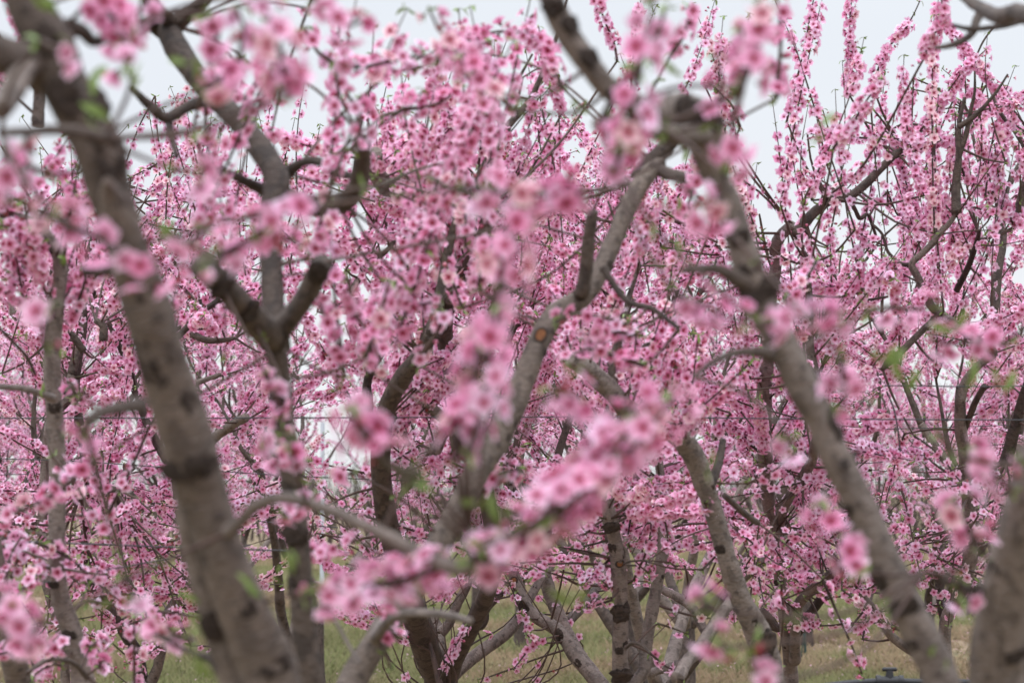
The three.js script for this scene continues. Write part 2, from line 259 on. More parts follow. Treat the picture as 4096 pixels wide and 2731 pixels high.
// limb measured in the photograph: [x, y, width] in frame fr, distance from d0 at the first point to d1 at the last
function trace(t, fr, d0, d1, pts, o = {}) {
  const k = scaleOf(fr) / FP, n = pts.length - 1, P = [], R = [];
  (o.from ?? []).forEach(([p, r]) => { P.push(p); R.push(r); });
  pts.forEach(([x, y, w], i) => { const d = mix(d0, d1, i / n); P.push(at(...full(fr, x, y), d)); R.push(Math.max(0.003, w * k * d / 2)); });
  return addLimb(t, P, R, o);
}
const foot = (fx, d) => { const p = at(fx, 1950, d); return V3(p.x, 0, p.z); };
function trunk(t, h, r, o = {}) { // short trunk from the ground to the fork
  const b = t.base, tops = V3(b.x + (o.lean ?? 0), h, b.z); t.fork = tops;
  return addLimb(t, [V3(b.x, -0.08, b.z), V3(b.x, 0.08, b.z), V3(b.x + (o.lean ?? 0) * 0.4, h * 0.5, b.z + 0.02), tops], [r * 1.45, r * 1.2, r, r * 0.95], { name: 'trunk', m: o.m ?? M.brown, rough: 0.12, knots: o.knots, cap: true });
}

// slender upright shoots that stand out of the crown against the sky: tips between y0 and y1 of the picture (V frame)
function upright(t, n, x0, x1, y0, y1, d0, d1, dens = 75) {
  for (let i = 0; i < n; i++) { const r = t.r, d = mix(d0, d1, r()), x = mix(x0, x1, (i + r()) / n), y = mix(y0, y1, r()), L = (0.28 + 0.4 * r()) * FP / 1.7415 / d, lean = (r() - 0.42) * 0.8 * L, b = (r() - 0.5) * 0.12 * L;
    spray(t, 'V', d, d + (r() - 0.5) * 0.15, [[x - lean, y + L], [x - lean * 0.62 + b, y + L * 0.66], [x - lean * 0.25 + b, y + L * 0.3], [x, y]], { density: dens * (0.35 + 0.9 * r()), leaves: 4, gap: 0.2 + 0.2 * r(), u1: 0.8 + 0.18 * r(), r0: 0.0034, r1: 0.001 }); }
}
// loose flowering shoots low among the limbs, over a stretch of the picture (V frame)
function low(t, n, x0, x1, y0, y1, d0, d1, dens = 60) {
  for (let i = 0; i < n; i++) { const r = t.r, d = mix(d0, d1, r()), a = r() * 6.283, L = (0.16 + 0.3 * r()) * FP / 1.7415 / d, x = mix(x0, x1, r()), y = mix(y0, y1, r()), dx = Math.cos(a) * L, dy = Math.sin(a) * L * 0.75; spray(t, 'V', d, d + (r() - 0.5) * 0.3, [[x, y], [x + dx * 0.35, y + dy * 0.35 + 6 * (r() - 0.5)], [x + dx * 0.7, y + dy * 0.75], [x + dx, y + dy * 0.95]], { density: dens * (0.5 + r()), leaves: 5 }); }
}
const _q = new THREE.Quaternion(), _z = V3(0, 0, 1);
function blossomAt(t, p, nrm, s, u, tint) {
  const q = new THREE.Quaternion().setFromUnitVectors(_z, nrm).multiply(new THREE.Quaternion().setFromAxisAngle(_z, t.r() * 6.283));
  t.blossoms.push({ p, q, s, k: pickKind(t.r, u), tint: tint ?? pickTint(t.r) });
}
// a flowering shoot along points P (world): slender twig, blossoms round it, young leaves
function shoot(t, P, o = {}) {
  const r = t.r, curve = new THREE.CatmullRomCurve3(P, false, 'centripetal'), len = curve.getLength(), r0 = o.r0 ?? 0.0034, r1 = o.r1 ?? 0.0012, n = P.length;
  const res = tube(P, P.map((_, i) => mix(r0, r1, i / (n - 1))), { seg: [7, 5, 3][t.lod], step: [0.03, 0.05, 0.2][t.lod], max: 60, rough: 0, seed: ++seedN, cap: false });
  t.shoots.push({ g: res.g, len, dark: o.m ?? (r() < 0.6 ? 'twig' : r() < 0.6 ? 'twigDark' : 'twigGreen') });
  const dens = [1.15, 1.4, 1.3][t.lod] * (o.density ?? t.density) * (0.75 + 0.5 * r()), N = Math.round(len * dens), u0 = o.u0 ?? 0.1, u1 = o.u1 ?? 0.97, spread = o.spread ?? 1, mood = t.lod && r() < 0.2 ? [3, 7, 4][Math.floor(r() * 3)] : -1, gaps = r() * 50;
  const face = o.face ? CAM : null;
  const nodes = Math.max(1, Math.round(N / 2.2)), phase = r() * 6.283;
  if (N > 0) for (let i = 0; i < nodes; i++) {
    const un = mix(u0, u1, (i + 0.5 + 0.35 * (r() - 0.5)) / nodes), g = noise3(un * len * 8, gaps, 0.5); if (g < (o.gap ?? 0.3)) continue;
    const m = r() < 0.18 ? 1 : r() < 0.55 ? 2 : r() < 0.8 ? 3 : 4;
    for (let k = 0; k < m; k++) {
      const u = clamp(un + (r() - 0.5) * 0.012 / len, 0.01, 1), c = curve.getPoint(u), tg = curve.getTangent(u), a = phase + i * 2.4 + k * 2.2 + r() * 1.1;
      let ex = V3(0, 1, 0.2).cross(tg); if (ex.lengthSq() < 0.01) ex = V3(1, 0, 0).cross(tg); ex.normalize(); const e = ex.clone().multiplyScalar(Math.cos(a)).addScaledVector(tg.clone().cross(ex), Math.sin(a));
      const nn = e.clone().addScaledVector(tg, 0.2 + 0.35 * r()).addScaledVector(V3(0, -1, 0), 0.15).normalize(), p = c.clone().addScaledVector(nn, (0.007 + 0.010 * r()) * spread);
      blossomAt(t, p, nn.add(V3(r() - 0.5, r() - 0.5, r() - 0.5).multiplyScalar(0.8)).normalize(), (0.8 + 0.36 * r()) * (u > 0.88 ? 0.75 : 1) * [0.87, 0.79, 0.82][t.lod], u, mood >= 0 && r() < 0.7 ? mood : undefined);
    }
  }
  const NL = Math.round(len * (o.leaves ?? 4.5));
  for (let i = 0; i < NL; i++) { const u = Math.pow(r(), 0.6), c = curve.getPoint(u), tg = curve.getTangent(u), e = V3(r() - 0.5, r() - 0.5, r() - 0.5).cross(tg).normalize(); t.tufts.push({ p: c, n: e.addScaledVector(tg, 0.9).normalize(), s: 0.36 + 0.34 * r() }); }
  t.tufts.push({ p: curve.getPoint(1), n: curve.getTangent(1), s: 0.45 + 0.3 * r() });
  return curve;
}
// shoots sprouting from a limb
function sprout(t, l, n, o = {}) {
  const r = t.r;
  n = Math.round(n * [1, 0.85, 1.1][t.lod]);
  for (let i = 0; i < n; i++) {
    const q = l.rec[Math.floor(mix(o.t0 ?? 0.15, o.t1 ?? 1, r()) * (l.rec.length - 1))]; if (q.c.y < t.minY - 0.35 * r()) continue;
    const a = r() * 6.283, rad = q.nx.clone().multiplyScalar(Math.cos(a)).addScaledVector(q.ny, Math.sin(a)), L = mix(o.min ?? 0.2, o.max ?? 0.75, Math.pow(r(), 1.3));
    const dir = rad.clone().multiplyScalar(0.8).addScaledVector(V3(0, 1, 0), (o.up ?? 0.75) * (0.5 + r())).addScaledVector(V3(r() - 0.5, (r() - 0.5) * 0.6, r() - 0.5), 0.8).normalize();
    if (dir.y < -0.3) dir.y *= -0.5;
    const side = V3(r() - 0.5, 0, r() - 0.5).multiplyScalar(0.22 * L), grav = (r() - 0.45) * 0.25 * L, P = [];
    for (let k = 0; k <= 4; k++) { const s = k / 4; P.push(q.c.clone().addScaledVector(rad, q.r * 0.8).addScaledVector(dir, L * s).addScaledVector(side, s * s).add(V3(0, grav * s * s, 0))); }
    const over = r() < 0.3 ? 230 * r() : 0; if (!t.freeLine && aboveLine(P[4], over)) { if (aboveLine(P[2], over)) continue; if (aboveLine(P[3], over) && r() < 0.7) continue; P.length = 4; }
    shoot(t, P, { r0: 0.0026 + 0.002 * L, u0: o.u0 ?? (0.08 + 0.2 * r()), density: o.density, leaves: o.leaves, gap: r() < 0.15 ? 0.6 : undefined });
  }
}
// a flowering shoot measured in the photograph, joined to the tree's nearest limb by its bare lower part
function spray(t, fr, d0, d1, pts, o = {}) {
  const n = pts.length - 1, P = pts.map(([x, y], i) => at(...full(fr, x, y), mix(d0, d1, i / n))); let best = null, bd = 1e9, rev = false;
  for (const l of t.limbs) for (const q of l.rec) for (const e of [0, n]) { const d = q.c.distanceTo(P[e]); if (d < bd) { bd = d; best = q; rev = e === n; } }
  if (rev) P.reverse();
  if (best && bd > 0.03) {
    const out = P[0].clone().sub(P[1]).normalize(), mid = P[0].clone().lerp(best.c, 0.5).addScaledVector(out, bd * 0.07);
    shoot(t, [best.c.clone(), mid, P[0].clone()], { r0: Math.min(t.lod ? 0.0046 : 0.003, best.r * 0.8), r1: t.lod ? 0.003 : 0.0022, density: bd > 0.25 && t.lod ? 16 : 0, gap: 0.3, leaves: 3, m: 'twig' });
  }
  let Q = P; if (Q.length === 1) Q = [P[0], P[0].clone().add(V3(0.02, 0.05, 0.01))];
  return shoot(t, Q, { r0: 0.0042, r1: 0.0018, u0: 0, u1: 1, gap: 0.2 + 0.16 * t.r(), density: 95, ...o });
}
// branch that grows on from a point: used where a limb goes on into the crown, and for the trees of the rows behind
function grow(t, start, dir, len, r0, depth, o = {}) {
  const r = t.r, P = [start.clone()], R = [r0]; let d = dir.clone().normalize(), p = start.clone(); const K = 4;
  for (let k = 1; k <= K; k++) { d.add(V3((r() - 0.5) * 0.5, 0.1 + (r() - 0.5) * 0.35, (r() - 0.5) * 0.5)).normalize(); p = p.clone().addScaledVector(d, len / K); P.push(p); R.push(mix(r0, r0 * 0.3, k / K)); }
  if (!t.freeLine && aboveLine(P[2])) return;
  const l = addLimb(t, P, R, { m: o.m ?? M.brown, knots: o.knots ?? 0, seg: [16, 9, 5][t.lod], rough: 0.09 });
  sprout(t, l, Math.round(len * (o.shoots ?? 16)), { t0: depth > 1 ? 0.25 : 0.05, up: o.up, min: o.min, max: o.max });
  if (depth > 0) { const kids = 2 + (r() < 0.35 ? 1 : 0); for (let k = 0; k < kids; k++) { const nd = d.clone().add(V3((r() - 0.5) * 1.7, (r() - 0.35) * 0.8, (r() - 0.5) * 1.7)).normalize(); grow(t, k ? l.curve.getPoint(0.45 + 0.5 * r()) : p, nd, len * (0.62 + 0.25 * r()), r0 * 0.6, depth - 1, o); } }
  return l;
}
function finish(t) {
  const b = t.base;
  // shoots: the longest each a part, the rest one part
  const s = t.shoots.sort((a, c) => c.len - a.len), single = s.slice(0, t.singleShoots), rest = s.slice(t.singleShoots);
  for (const k of single) part(t, 'shoot', k.g, M[k.dark]);
  for (const m of ['twig', 'twigDark', 'twigGreen']) { const g = rest.filter((k) => k.dark === m).map((k) => k.g); if (g.length) part(t, 'shoots', mergeGeometries(g), M[m]).userData.kind = 'stuff'; }
  t.blossoms.forEach((x) => { x.d = seen(x.p)[2]; });
  const inView = (x) => { const q = seen(x.p); return q[0] > -60 && q[0] < 4160 && q[1] > -60 && q[1] < 2790; };
  t.blossoms.sort((a, c) => a.d - c.d);
  const one = new Set(); for (const x of t.blossoms) { if (one.size >= t.individuals) break; if (inView(x)) one.add(x); }
  const F = FLOWERS[t.lod], mat = new THREE.Matrix4();
  for (const x of one) { const m = mesh('blossom', F[x.k], petalMats[x.tint], t.root); m.position.copy(x.p).sub(b); m.quaternion.copy(x.q); m.scale.setScalar(x.s); }
  F.forEach((g, k) => { const l = t.blossoms.filter((x) => x.k === k && !one.has(x)); if (l.length) copies('blossoms', g, petalStuff, t.root, l.map((x) => mat.clone().compose(x.p.clone().sub(b), x.q, V3(x.s, x.s, x.s))), l.map((x) => TINTS[x.tint])); });
  const tm = t.tufts.map((x) => mat.clone().compose(x.p.clone().sub(b), new THREE.Quaternion().setFromUnitVectors(_z, x.n).multiply(new THREE.Quaternion().setFromAxisAngle(_z, t.r() * 6.283)), V3(x.s, x.s, x.s)));
  if (tm.length) copies('young_leaves', TUFT, M.leaf, t.root, tm);
  for (const x of t.leaves) { const m = mesh('leaf', LEAVES[x.k], M.leaf, t.root); m.position.copy(x.p).sub(b); m.quaternion.copy(x.q); m.scale.setScalar(x.s); }
}
function copies(name, g, m, parent, mats, cols) {
  const o = new THREE.InstancedMesh(g, m, mats.length); o.name = name; o.userData.kind = 'stuff'; o.castShadow = o.receiveShadow = true;
  mats.forEach((x, i) => { o.setMatrixAt(i, x); if (cols) o.setColorAt(i, cols[i]); }); parent.add(o); return o;
}
function leaves(t, fr, d, list, size = 1.2) { // single young leaves that show large near the lens
  const near = (p) => { let best = null, bd = 1e9; for (const l of t.limbs) for (const q of l.rec) { const e = q.c.distanceTo(p); if (e < bd) { bd = e; best = q; } } return best; };
  for (const [x, y] of list) for (let k = 0; k < 2; k++) t.leaves.push({ p: at(...full(fr, x, y), d).add(V3((t.r() - 0.5) * 0.012, (t.r() - 0.5) * 0.02, (t.r() - 0.5) * 0.01)), k: k % 2, s: size * 0.52 * (0.75 + 0.5 * t.r()), q: new THREE.Quaternion().setFromEuler(new THREE.Euler((t.r() - 0.5) * 1.6, (t.r() - 0.5) * 2, (t.r() - 0.5) * 2.4)) });
}

// ---------------------------------------------------------------- ground and far country
{
  const g = new THREE.PlaneGeometry(900, 900, 1, 1); g.rotateX(-Math.PI / 2); const uv = g.attributes.uv; for (let i = 0; i < uv.count; i++) uv.setXY(i, uv.getX(i) * 900 / 9, uv.getY(i) * 900 / 9);
  const map = dataTex(1024, 1024, (u, v) => {
    const a = noise3(u * 7, v * 7, 1, 7, 7), b = noise3(u * 28, v * 28, 2, 28, 28), c = noise3(u * 120, v * 120, 3, 120, 120), d = noise3(u * 400, v * 400, 4, 400, 400), k = smooth(0.38, 0.7, 0.55 * a + 0.3 * b + 0.15 * c), s = 0.72 + 0.35 * c + 0.25 * d;
    return [mix(0.63, 0.54, k) * s * 0.78, mix(0.535, 0.49, k) * s * 0.78, mix(0.43, 0.33, k) * s * 0.78];
  }, true);
  const m = new THREE.MeshStandardMaterial({ map, roughness: 0.95, bumpMap: map, bumpScale: 0.02 });
  const ground = mesh('ground', g, m, scene); ground.userData = { kind: 'structure', label: 'dry olive and straw coloured orchard ground', category: 'ground' };
}

// ---------------------------------------------------------------- the tree close to the lens on the picture's near side, with the thick scarred limb
const tL = tree('blurred peach tree with the thickest, most scarred limb, leaning back and forked at its top', foot(1230, 2.75), 0, { individuals: 300, density: 80, freeLine: true, singleShoots: 60 });
trunk(tL, 0.78, 0.06, { m: M.paleWarm });
const L1 = trace(tL, 'V', 2.75, 2.55, [[622, 1568, 142], [574, 1440, 124], [518, 1300, 110], [474, 1150, 112], [442, 1060, 130], [408, 950, 124], [378, 850, 120], [350, 750, 116], [318, 650, 112], [302, 600, 100], [275, 510, 90], [254, 450, 60], [246, 415, 24]], { m: M.paleWarm, from: [[tL.fork.clone(), 0.05]], knots: 2, rough: 0.07 });
const L1up = trace(tL, 'V', 2.595, 2.55, [[283, 530, 78], [268, 490, 96], [245, 430, 102], [228, 350, 116], [196, 280, 112], [152, 200, 110], [125, 130, 110], [95, 70, 106], [60, 0, 100], [30, -90, 84], [0, -170, 60], [-30, -260, 30]], { m: M.paleDark, knots: 1, rough: 0.08 });
trace(tL, 'V', 2.6, 2.5, [[140, 190, 95], [80, 150, 90], [20, 130, 90], [-60, 100, 84]], { m: M.paleDark, knots: 0 });
trace(tL, 'V', 2.55, 2.45, [[60, 140, 60], [30, 200, 58], [0, 250, 52]], { m: M.pale, knots: 0 });
trace(tL, 'V', 2.78, 2.68, [[560, 1600, 90], [520, 1500, 76], [488, 1400, 70], [462, 1290, 72], [440, 1180, 72], [430, 1100, 66], [432, 1020, 50], [420, 940, 30]], { m: M.pale, knots: 0 });
const arc = trace(tL, 'V', 2.66, 2.5, [[520, 1225, 30], [555, 1195, 30], [590, 1160, 29], [650, 1143, 29], [740, 1165, 28], [850, 1213, 30], [950, 1262, 32], [1030, 1300, 36], [1075, 1302, 40], [1100, 1290, 30]], { m: M.pale, knots: 2 });
trace(tL, 'V', 2.55, 2.45, [[320, 930, 40], [280, 935, 32], [235, 945, 28], [195, 965, 20]], { m: M.paleDark, knots: 0 });
trace(tL, 'V', 2.5, 2.4, [[235, 318, 40], [190, 305, 30], [130, 298, 24], [60, 302, 22], [0, 306, 20]], { m: M.paleDark, knots: 0 });
trace(tL, 'V', 2.7, 2.75, [[300, 618, 40], [245, 618, 36], [196, 620, 32]], { m: M.brownDark, knots: 0 });
trace(tL, 'V', 2.7, 2.75, [[150, 60, 40], [185, 70, 34], [215, 95, 26], [290, 60, 20]], { m: M.brownDark, knots: 0 });
trace(tL, 't7', 2.9, 2.95, [[1480, 1500, 80], [1420, 1410, 70], [1300, 1370, 40], [1150, 1300, 26], [1030, 1240, 16]], { m: M.brownDark, knots: 0 });
for (const [x, y, w, h] of [[338, 828, 52, 80], [372, 812, 44, 90], [440, 910, 44, 66], [420, 1060, 120, 56], [476, 1045, 60, 56], [345, 660, 66, 40], [262, 372, 70, 66], [250, 330, 60, 40], [228, 236, 90, 70], [150, 215, 70, 110], [575, 1385, 40, 40], [470, 1270, 24, 24], [392, 985, 20, 26], [540, 1205, 38, 44], [640, 1515, 70, 44], [110, 90, 60, 80]]) knotAt(tL, y < 470 ? L1up : L1, 'V', x, y, w * 0.9, h * 0.9);
knotAt(tL, tL.limbs[5], 'V', 490, 1425, 60, 66);
// flowering sprays of this tree
const S = (t, fr, d, pts, o) => spray(t, fr, d, d, pts, { spread: 1.3, ...o, density: (o?.density ?? 82) * 1.0 });
S(tL, 'V', 2.45, [[1085, 1290], [1130, 1262], [1190, 1262], [1250, 1225], [1300, 1180]], { density: 120 }); S(tL, 'V', 2.5, [[1100, 1275], [1200, 1235], [1300, 1170], [1390, 1095]], { density: 110 });
S(tL, 'V', 2.4, [[1280, 1185], [1350, 1120], [1420, 1060], [1490, 990], [1560, 885]], { density: 120 }); S(tL, 'V', 2.5, [[1330, 1130], [1400, 1040], [1470, 960]], { density: 100 });
S(tL, 'V', 2.45, [[1230, 1140], [1290, 1120], [1350, 1060], [1400, 1000], [1450, 960]], { density: 90 }); S(tL, 'V', 2.45, [[1060, 1230], [1100, 1285], [1150, 1300]], { density: 100 });
S(tL, 'V', 2.6, [[1060, 1300], [985, 1325], [900, 1342], [800, 1352], [690, 1372]], { density: 125 }); S(tL, 'V', 2.7, [[1040, 1290], [930, 1300], [850, 1320], [740, 1345]], { density: 70 });
S(tL, 'V', 2.35, [[810, 925], [830, 975], [850, 1010], [885, 1060], [945, 1112]], { density: 85 });
S(tL, 'V', 2.4, [[605, -40], [620, 60], [645, 120], [655, 180], [665, 220]], { density: 110 }); S(tL, 'V', 2.6, [[540, 10], [560, 60], [550, 130], [500, 190], [470, 200]], { density: 80 });
S(tL, 'V', 2.6, [[215, -20], [240, 20], [275, 60], [290, 100]], { density: 110 }); S(tL, 'V', 2.75, [[335, -30], [320, 30], [300, 75]], { density: 90 });
S(tL, 'V', 2.5, [[600, 20], [640, 90], [650, 170], [640, 215]], { density: 90, spread: 1.6 }); S(tL, 'V', 2.7, [[720, -10], [760, 50], [800, 60], [850, 40]], { density: 90 }); S(tL, 'V', 2.65, [[250, -10], [260, 50], [300, 110]], { density: 90 }); S(tL, 'V', 2.8, [[480, 30], [500, 80], [480, 150], [500, 190]], { density: 80 });
S(tL, 'V', 2.3, [[90, 95], [120, 110], [160, 105]], { density: 80 }); S(tL, 'V', 2.5, [[280, 150], [305, 175]], { density: 90 });
S(tL, 'V', 2.3, [[130, 505], [180, 530], [230, 548], [290, 595], [345, 612], [420, 610], [475, 615]], { density: 85 }); S(tL, 'V', 2.45, [[60, 480], [120, 500], [180, 500]], { density: 60 });
S(tL, 'V', 2.5, [[400, 390], [440, 395], [465, 392]], { density: 80 }); S(tL, 'V', 2.45, [[700, 480], [650, 495], [610, 520], [575, 550], [500, 590]], { density: 105 });
S(tL, 'V', 2.5, [[105, 690], [95, 730], [100, 760], [100, 805]], { density: 75 }); S(tL, 'V', 2.4, [[10, 330], [15, 400], [20, 470]], { density: 90 }); S(tL, 'V', 2.6, [[40, 340], [60, 380], [110, 400]], { density: 70 });
S(tL, 'V', 2.45, [[285, 1325], [300, 1350], [300, 1385]], { density: 230, spread: 1.4 });
S(tL, 'V', 2.55, [[0, 1390], [40, 1420], [60, 1460], [100, 1430]], { density: 110 }); S(tL, 'V', 3.3, [[345, 1430], [385, 1450], [440, 1465]], { density: 100 });
S(tL, 'V', 2.6, [[215, 965], [190, 985], [180, 1010]], { density: 60 }); S(tL, 'V', 2.5, [[655, 990], [660, 1010]], { density: 90 });
S(tL, 'V', 2.5, [[1270, 890], [1310, 905], [1345, 925]], { density: 120 });
S(tL, 'V', 2.6, [[1235, 430], [1190, 510], [1175, 600], [1150, 680]], { density: 80 }); S(tL, 'V', 2.45, [[1130, 650], [1120, 760], [1090, 880], [1085, 960], [1060, 1030]], { density: 85 });
S(tL, 'V', 2.5, [[1183, 470], [1163, 560], [1148, 640], [1128, 740], [1118, 800]], { density: 95, spread: 1.5 }); S(tL, 'V', 2.45, [[1103, 770], [1093, 850], [1068, 930], [1053, 1000], [1043, 1060]], { density: 110, spread: 1.5 }); S(tL, 'V', 2.4, [[1148, 700], [1123, 820], [1108, 940], [1078, 1040]], { density: 90, spread: 1.6 });
S(tL, 'V', 2.4, [[1110, 1250], [1210, 1215], [1300, 1150], [1380, 1080], [1440, 1000]], { density: 110, spread: 1.9 }); S(tL, 'V', 2.45, [[1260, 1180], [1340, 1090], [1420, 1040], [1500, 960], [1540, 900]], { density: 105, spread: 1.9 }); S(tL, 'V', 2.35, [[800, 930], [830, 990], [870, 1050], [960, 1090]], { density: 80, spread: 1.6 }); S(tL, 'V', 2.55, [[1040, 1290], [950, 1325], [860, 1340], [720, 1365]], { density: 80, spread: 1.5 });
S(tL, 'V', 2.55, [[1060, 430], [1150, 440], [1260, 448], [1350, 438]], { density: 95 }); S(tL, 'V', 2.9, [[985, 405], [1050, 440], [1120, 455]], { density: 80 });
leaves(tL, 't1', 2.3, [[340, 80], [720, 860], [1290, 480], [930, 640], [600, 590]], 1.5); leaves(tL, 't4', 2.4, [[1120, 40], [1740, 60]], 1.3); leaves(tL, 't7', 2.5, [[620, 1110], [1320, 1090], [1710, 970], [1980, 800], [1450, 1510]], 1.4); leaves(tL, 't8', 2.45, [[850, 400], [1170, 450], [1090, 520], [1590, 960]], 1.7);
finish(tL);

// ---------------------------------------------------------------- the tree close to the lens on the far side, two forked limbs
const tR = tree('blurred peach tree of two pale limbs in a low V, knobbly fork at its top', foot(3890, 3.05), 0, { individuals: 300, density: 80, freeLine: true, singleShoots: 60 });
trunk(tR, 0.85, 0.06, { m: M.pale });
const R1 = trace(tR, 'V', 3.05, 2.95, [[2165, 1568, 86], [2112, 1450, 85], [2060, 1350, 81], [2002, 1220, 77], [1962, 1130, 75], [1920, 1050, 72], [1880, 950, 70], [1842, 880, 77], [1802, 800, 75], [1768, 735, 72], [1738, 680, 68], [1722, 620, 72], [1700, 550, 68], [1675, 470, 64], [1640, 400, 63], [1618, 330, 77], [1596, 276, 96]], { m: M.pale, from: [[tR.fork.clone(), 0.045]], knots: 1 });
trace(tR, 'V', 2.95, 2.85, [[1632, 345, 74], [1604, 290, 112], [1560, 262, 104], [1505, 258, 70], [1450, 235, 50], [1402, 205, 52], [1365, 165, 52], [1330, 115, 56], [1295, 60, 56], [1268, 0, 58], [1250, -70, 56], [1235, -150, 40], [1215, -260, 22]], { m: M.pale, knots: 0, rough: 0.1 });
trace(tR, 'V', 2.9, 2.75, [[1615, 310, 56], [1560, 312, 46], [1500, 295, 42], [1440, 288, 40], [1375, 284, 40]], { m: M.paleWarm, knots: 0 });
trace(tR, 'V', 2.98, 2.9, [[1770, 812, 36], [1735, 808, 24], [1690, 810, 20], [1640, 830, 18], [1595, 865, 14]], { m: M.paleDark, knots: 0 });
trace(tR, 'V', 2.98, 2.9, [[1735, 660, 50], [1690, 640, 34], [1650, 618, 26], [1600, 618, 22], [1570, 620, 18]], { m: M.paleDark, knots: 0 });
const R3 = trace(tR, 'V', 2.95, 2.8, [[2290, 1600, 130], [2300, 1450, 128], [2320, 1330, 118], [2345, 1220, 112], [2375, 1110, 106], [2410, 1000, 100]], { m: M.pale, from: [[tR.fork.clone(), 0.045]], knots: 1 });
knotAt(tR, R3, 'V', 2270, 1295, 40, 44); knotAt(tR, R3, 'V', 2325, 1480, 60, 40); knotAt(tR, R3, 'V', 2340, 1370, 30, 60);
trace(tR, 'V', 2.9, 2.85, [[2290, 1360, 24], [2240, 1355, 20], [2180, 1340, 18], [2130, 1310, 12]], { m: M.brownDark, knots: 0 });
trace(tR, 'V', 2.82, 4.0, [[2395, 1045, 96], [2440, 700, 80], [2460, 400, 60], [2440, 160, 50], [2400, 60, 44], [2340, 28, 40], [2300, 38, 38], [2255, 18, 30], [2215, -10, 24], [2180, -60, 20]], { m: M.brown, knots: 3 });
trace(tR, 'V', 4.0, 3.9, [[2258, 20, 24], [2245, 45, 20], [2230, 80, 18], [2190, 102, 15], [2150, 110, 10]], { m: M.brown, knots: 0 }); trace(tR, 'V', 4.0, 3.9, [[2350, 45, 18], [2300, 60, 14], [2230, 66, 12], [2190, 58, 8]], { m: M.brownDark, knots: 0 });
for (const [x, y, w, h] of [[1695, 547, 48, 40], [1722, 608, 50, 36], [1738, 662, 90, 50], [1838, 868, 16, 18], [1858, 904, 34, 26], [1940, 965, 44, 70], [2000, 1338, 50, 56], [2068, 1388, 64, 36], [2075, 1490, 44, 36], [1925, 1180, 30, 30], [1985, 1220, 22, 16], [1950, 1050, 80, 20], [1780, 760, 36, 24], [1560, 300, 50, 30]]) knotAt(tR, R1, 'V', x, y, w, h);
for (const [x, y, w, h] of [[1308, 54, 40, 40], [1352, 130, 40, 40], [1415, 222, 34, 50], [1270, 15, 46, 40], [1590, 285, 100, 70], [1560, 250, 60, 50], [1625, 265, 50, 60]]) knotAt(tR, tR.limbs[2], 'V', x, y, w, h, { depth: 0.6 });
knotAt(tR, tR.limbs[3], 'V', 1385, 284, 44, 44, { depth: 0.9 });
S(tR, 'V', 2.5, [[1745, -30], [1742, 40], [1752, 90], [1722, 150], [1700, 210]], { density: 105 }); S(tR, 'V', 2.5, [[1705, 200], [1685, 270], [1680, 330], [1668, 395]], { density: 85 }); S(tR, 'V', 2.45, [[1665, 400], [1660, 455], [1635, 490], [1615, 520]], { density: 95 });
S(tR, 'V', 2.45, [[1510, -20], [1480, 100], [1460, 180], [1455, 260], [1440, 330]], { density: 120 }); S(tR, 'V', 2.55, [[1455, 300], [1430, 350], [1405, 395]], { density: 95 }); S(tR, 'V', 2.7, [[1530, 10], [1510, 80], [1480, 130]], { density: 70 });
S(tR, 'V', 2.6, [[1700, 60], [1720, 130], [1690, 220]], { density: 80 }); S(tR, 'V', 2.5, [[1470, 150], [1450, 240], [1440, 300], [1420, 350]], { density: 90, spread: 1.6 }); S(tR, 'V', 2.6, [[1640, 120], [1660, 200], [1640, 280]], { density: 60 });
S(tR, 'V', 2.6, [[1540, 665], [1580, 690], [1625, 700], [1665, 728], [1720, 740]], { density: 90 }); S(tR, 'V', 2.5, [[1740, 745], [1790, 740], [1850, 728], [1890, 722], [1940, 728]], { density: 110 });
S(tR, 'V', 2.4, [[1930, 820], [1945, 860], [1930, 905], [1935, 950]], { density: 110 }); S(tR, 'V', 3.1, [[2000, 712], [2060, 705], [2110, 712], [2160, 695]], { density: 60 }); S(tR, 'V', 3.1, [[2130, 780], [2190, 790], [2250, 785], [2310, 790]], { density: 75 });
S(tR, 'V', 2.8, [[1880, 1150], [1900, 1190], [1925, 1240], [1950, 1280], [1972, 1312]], { density: 110 }); S(tR, 'V', 2.8, [[2190, 1140], [2210, 1180], [2235, 1230], [2265, 1275]], { density: 95 }); S(tR, 'V', 2.8, [[2205, 1335], [2225, 1370], [2230, 1395]], { density: 90 });
S(tR, 'V', 2.7, [[2225, 1025], [2265, 1065], [2300, 1100], [2325, 1130]], { density: 100 }); S(tR, 'V', 2.5, [[1610, 1370], [1622, 1400]], { density: 120 }); S(tR, 'V', 2.5, [[1640, 1460], [1665, 1490]], { density: 90 }); S(tR, 'V', 2.5, [[1720, 1500], [1735, 1540], [1760, 1580]], { density: 110 }); S(tR, 'V', 2.7, [[1820, 1010], [1800, 1040]], { density: 40 });
S(tR, 'V', 2.5, [[2150, 990], [2175, 1010], [2185, 1040]], { density: 60 }); S(tR, 'V', 3.2, [[1060, 120], [1085, 165], [1125, 205], [1185, 255]], { density: 110 }); S(tR, 'V', 3.4, [[985, 20], [1015, 80], [1050, 120], [1060, 170]], { density: 100 });
leaves(tR, 't6', 2.5, [[1370, 950], [1300, 1140], [1460, 1000], [1540, 1060], [2010, 1050], [2170, 1120], [1890, 740]], 1.5); leaves(tR, 't9', 2.7, [[200, 180], [1190, 880], [1770, 1430], [500, 1340]], 1.5); leaves(tR, 't3', 2.6, [[40, 1400], [950, 920], [10, 540]], 1.4); leaves(tR, 't5', 2.6, [[1580, 970], [2130, 130]], 1.3);
finish(tR);

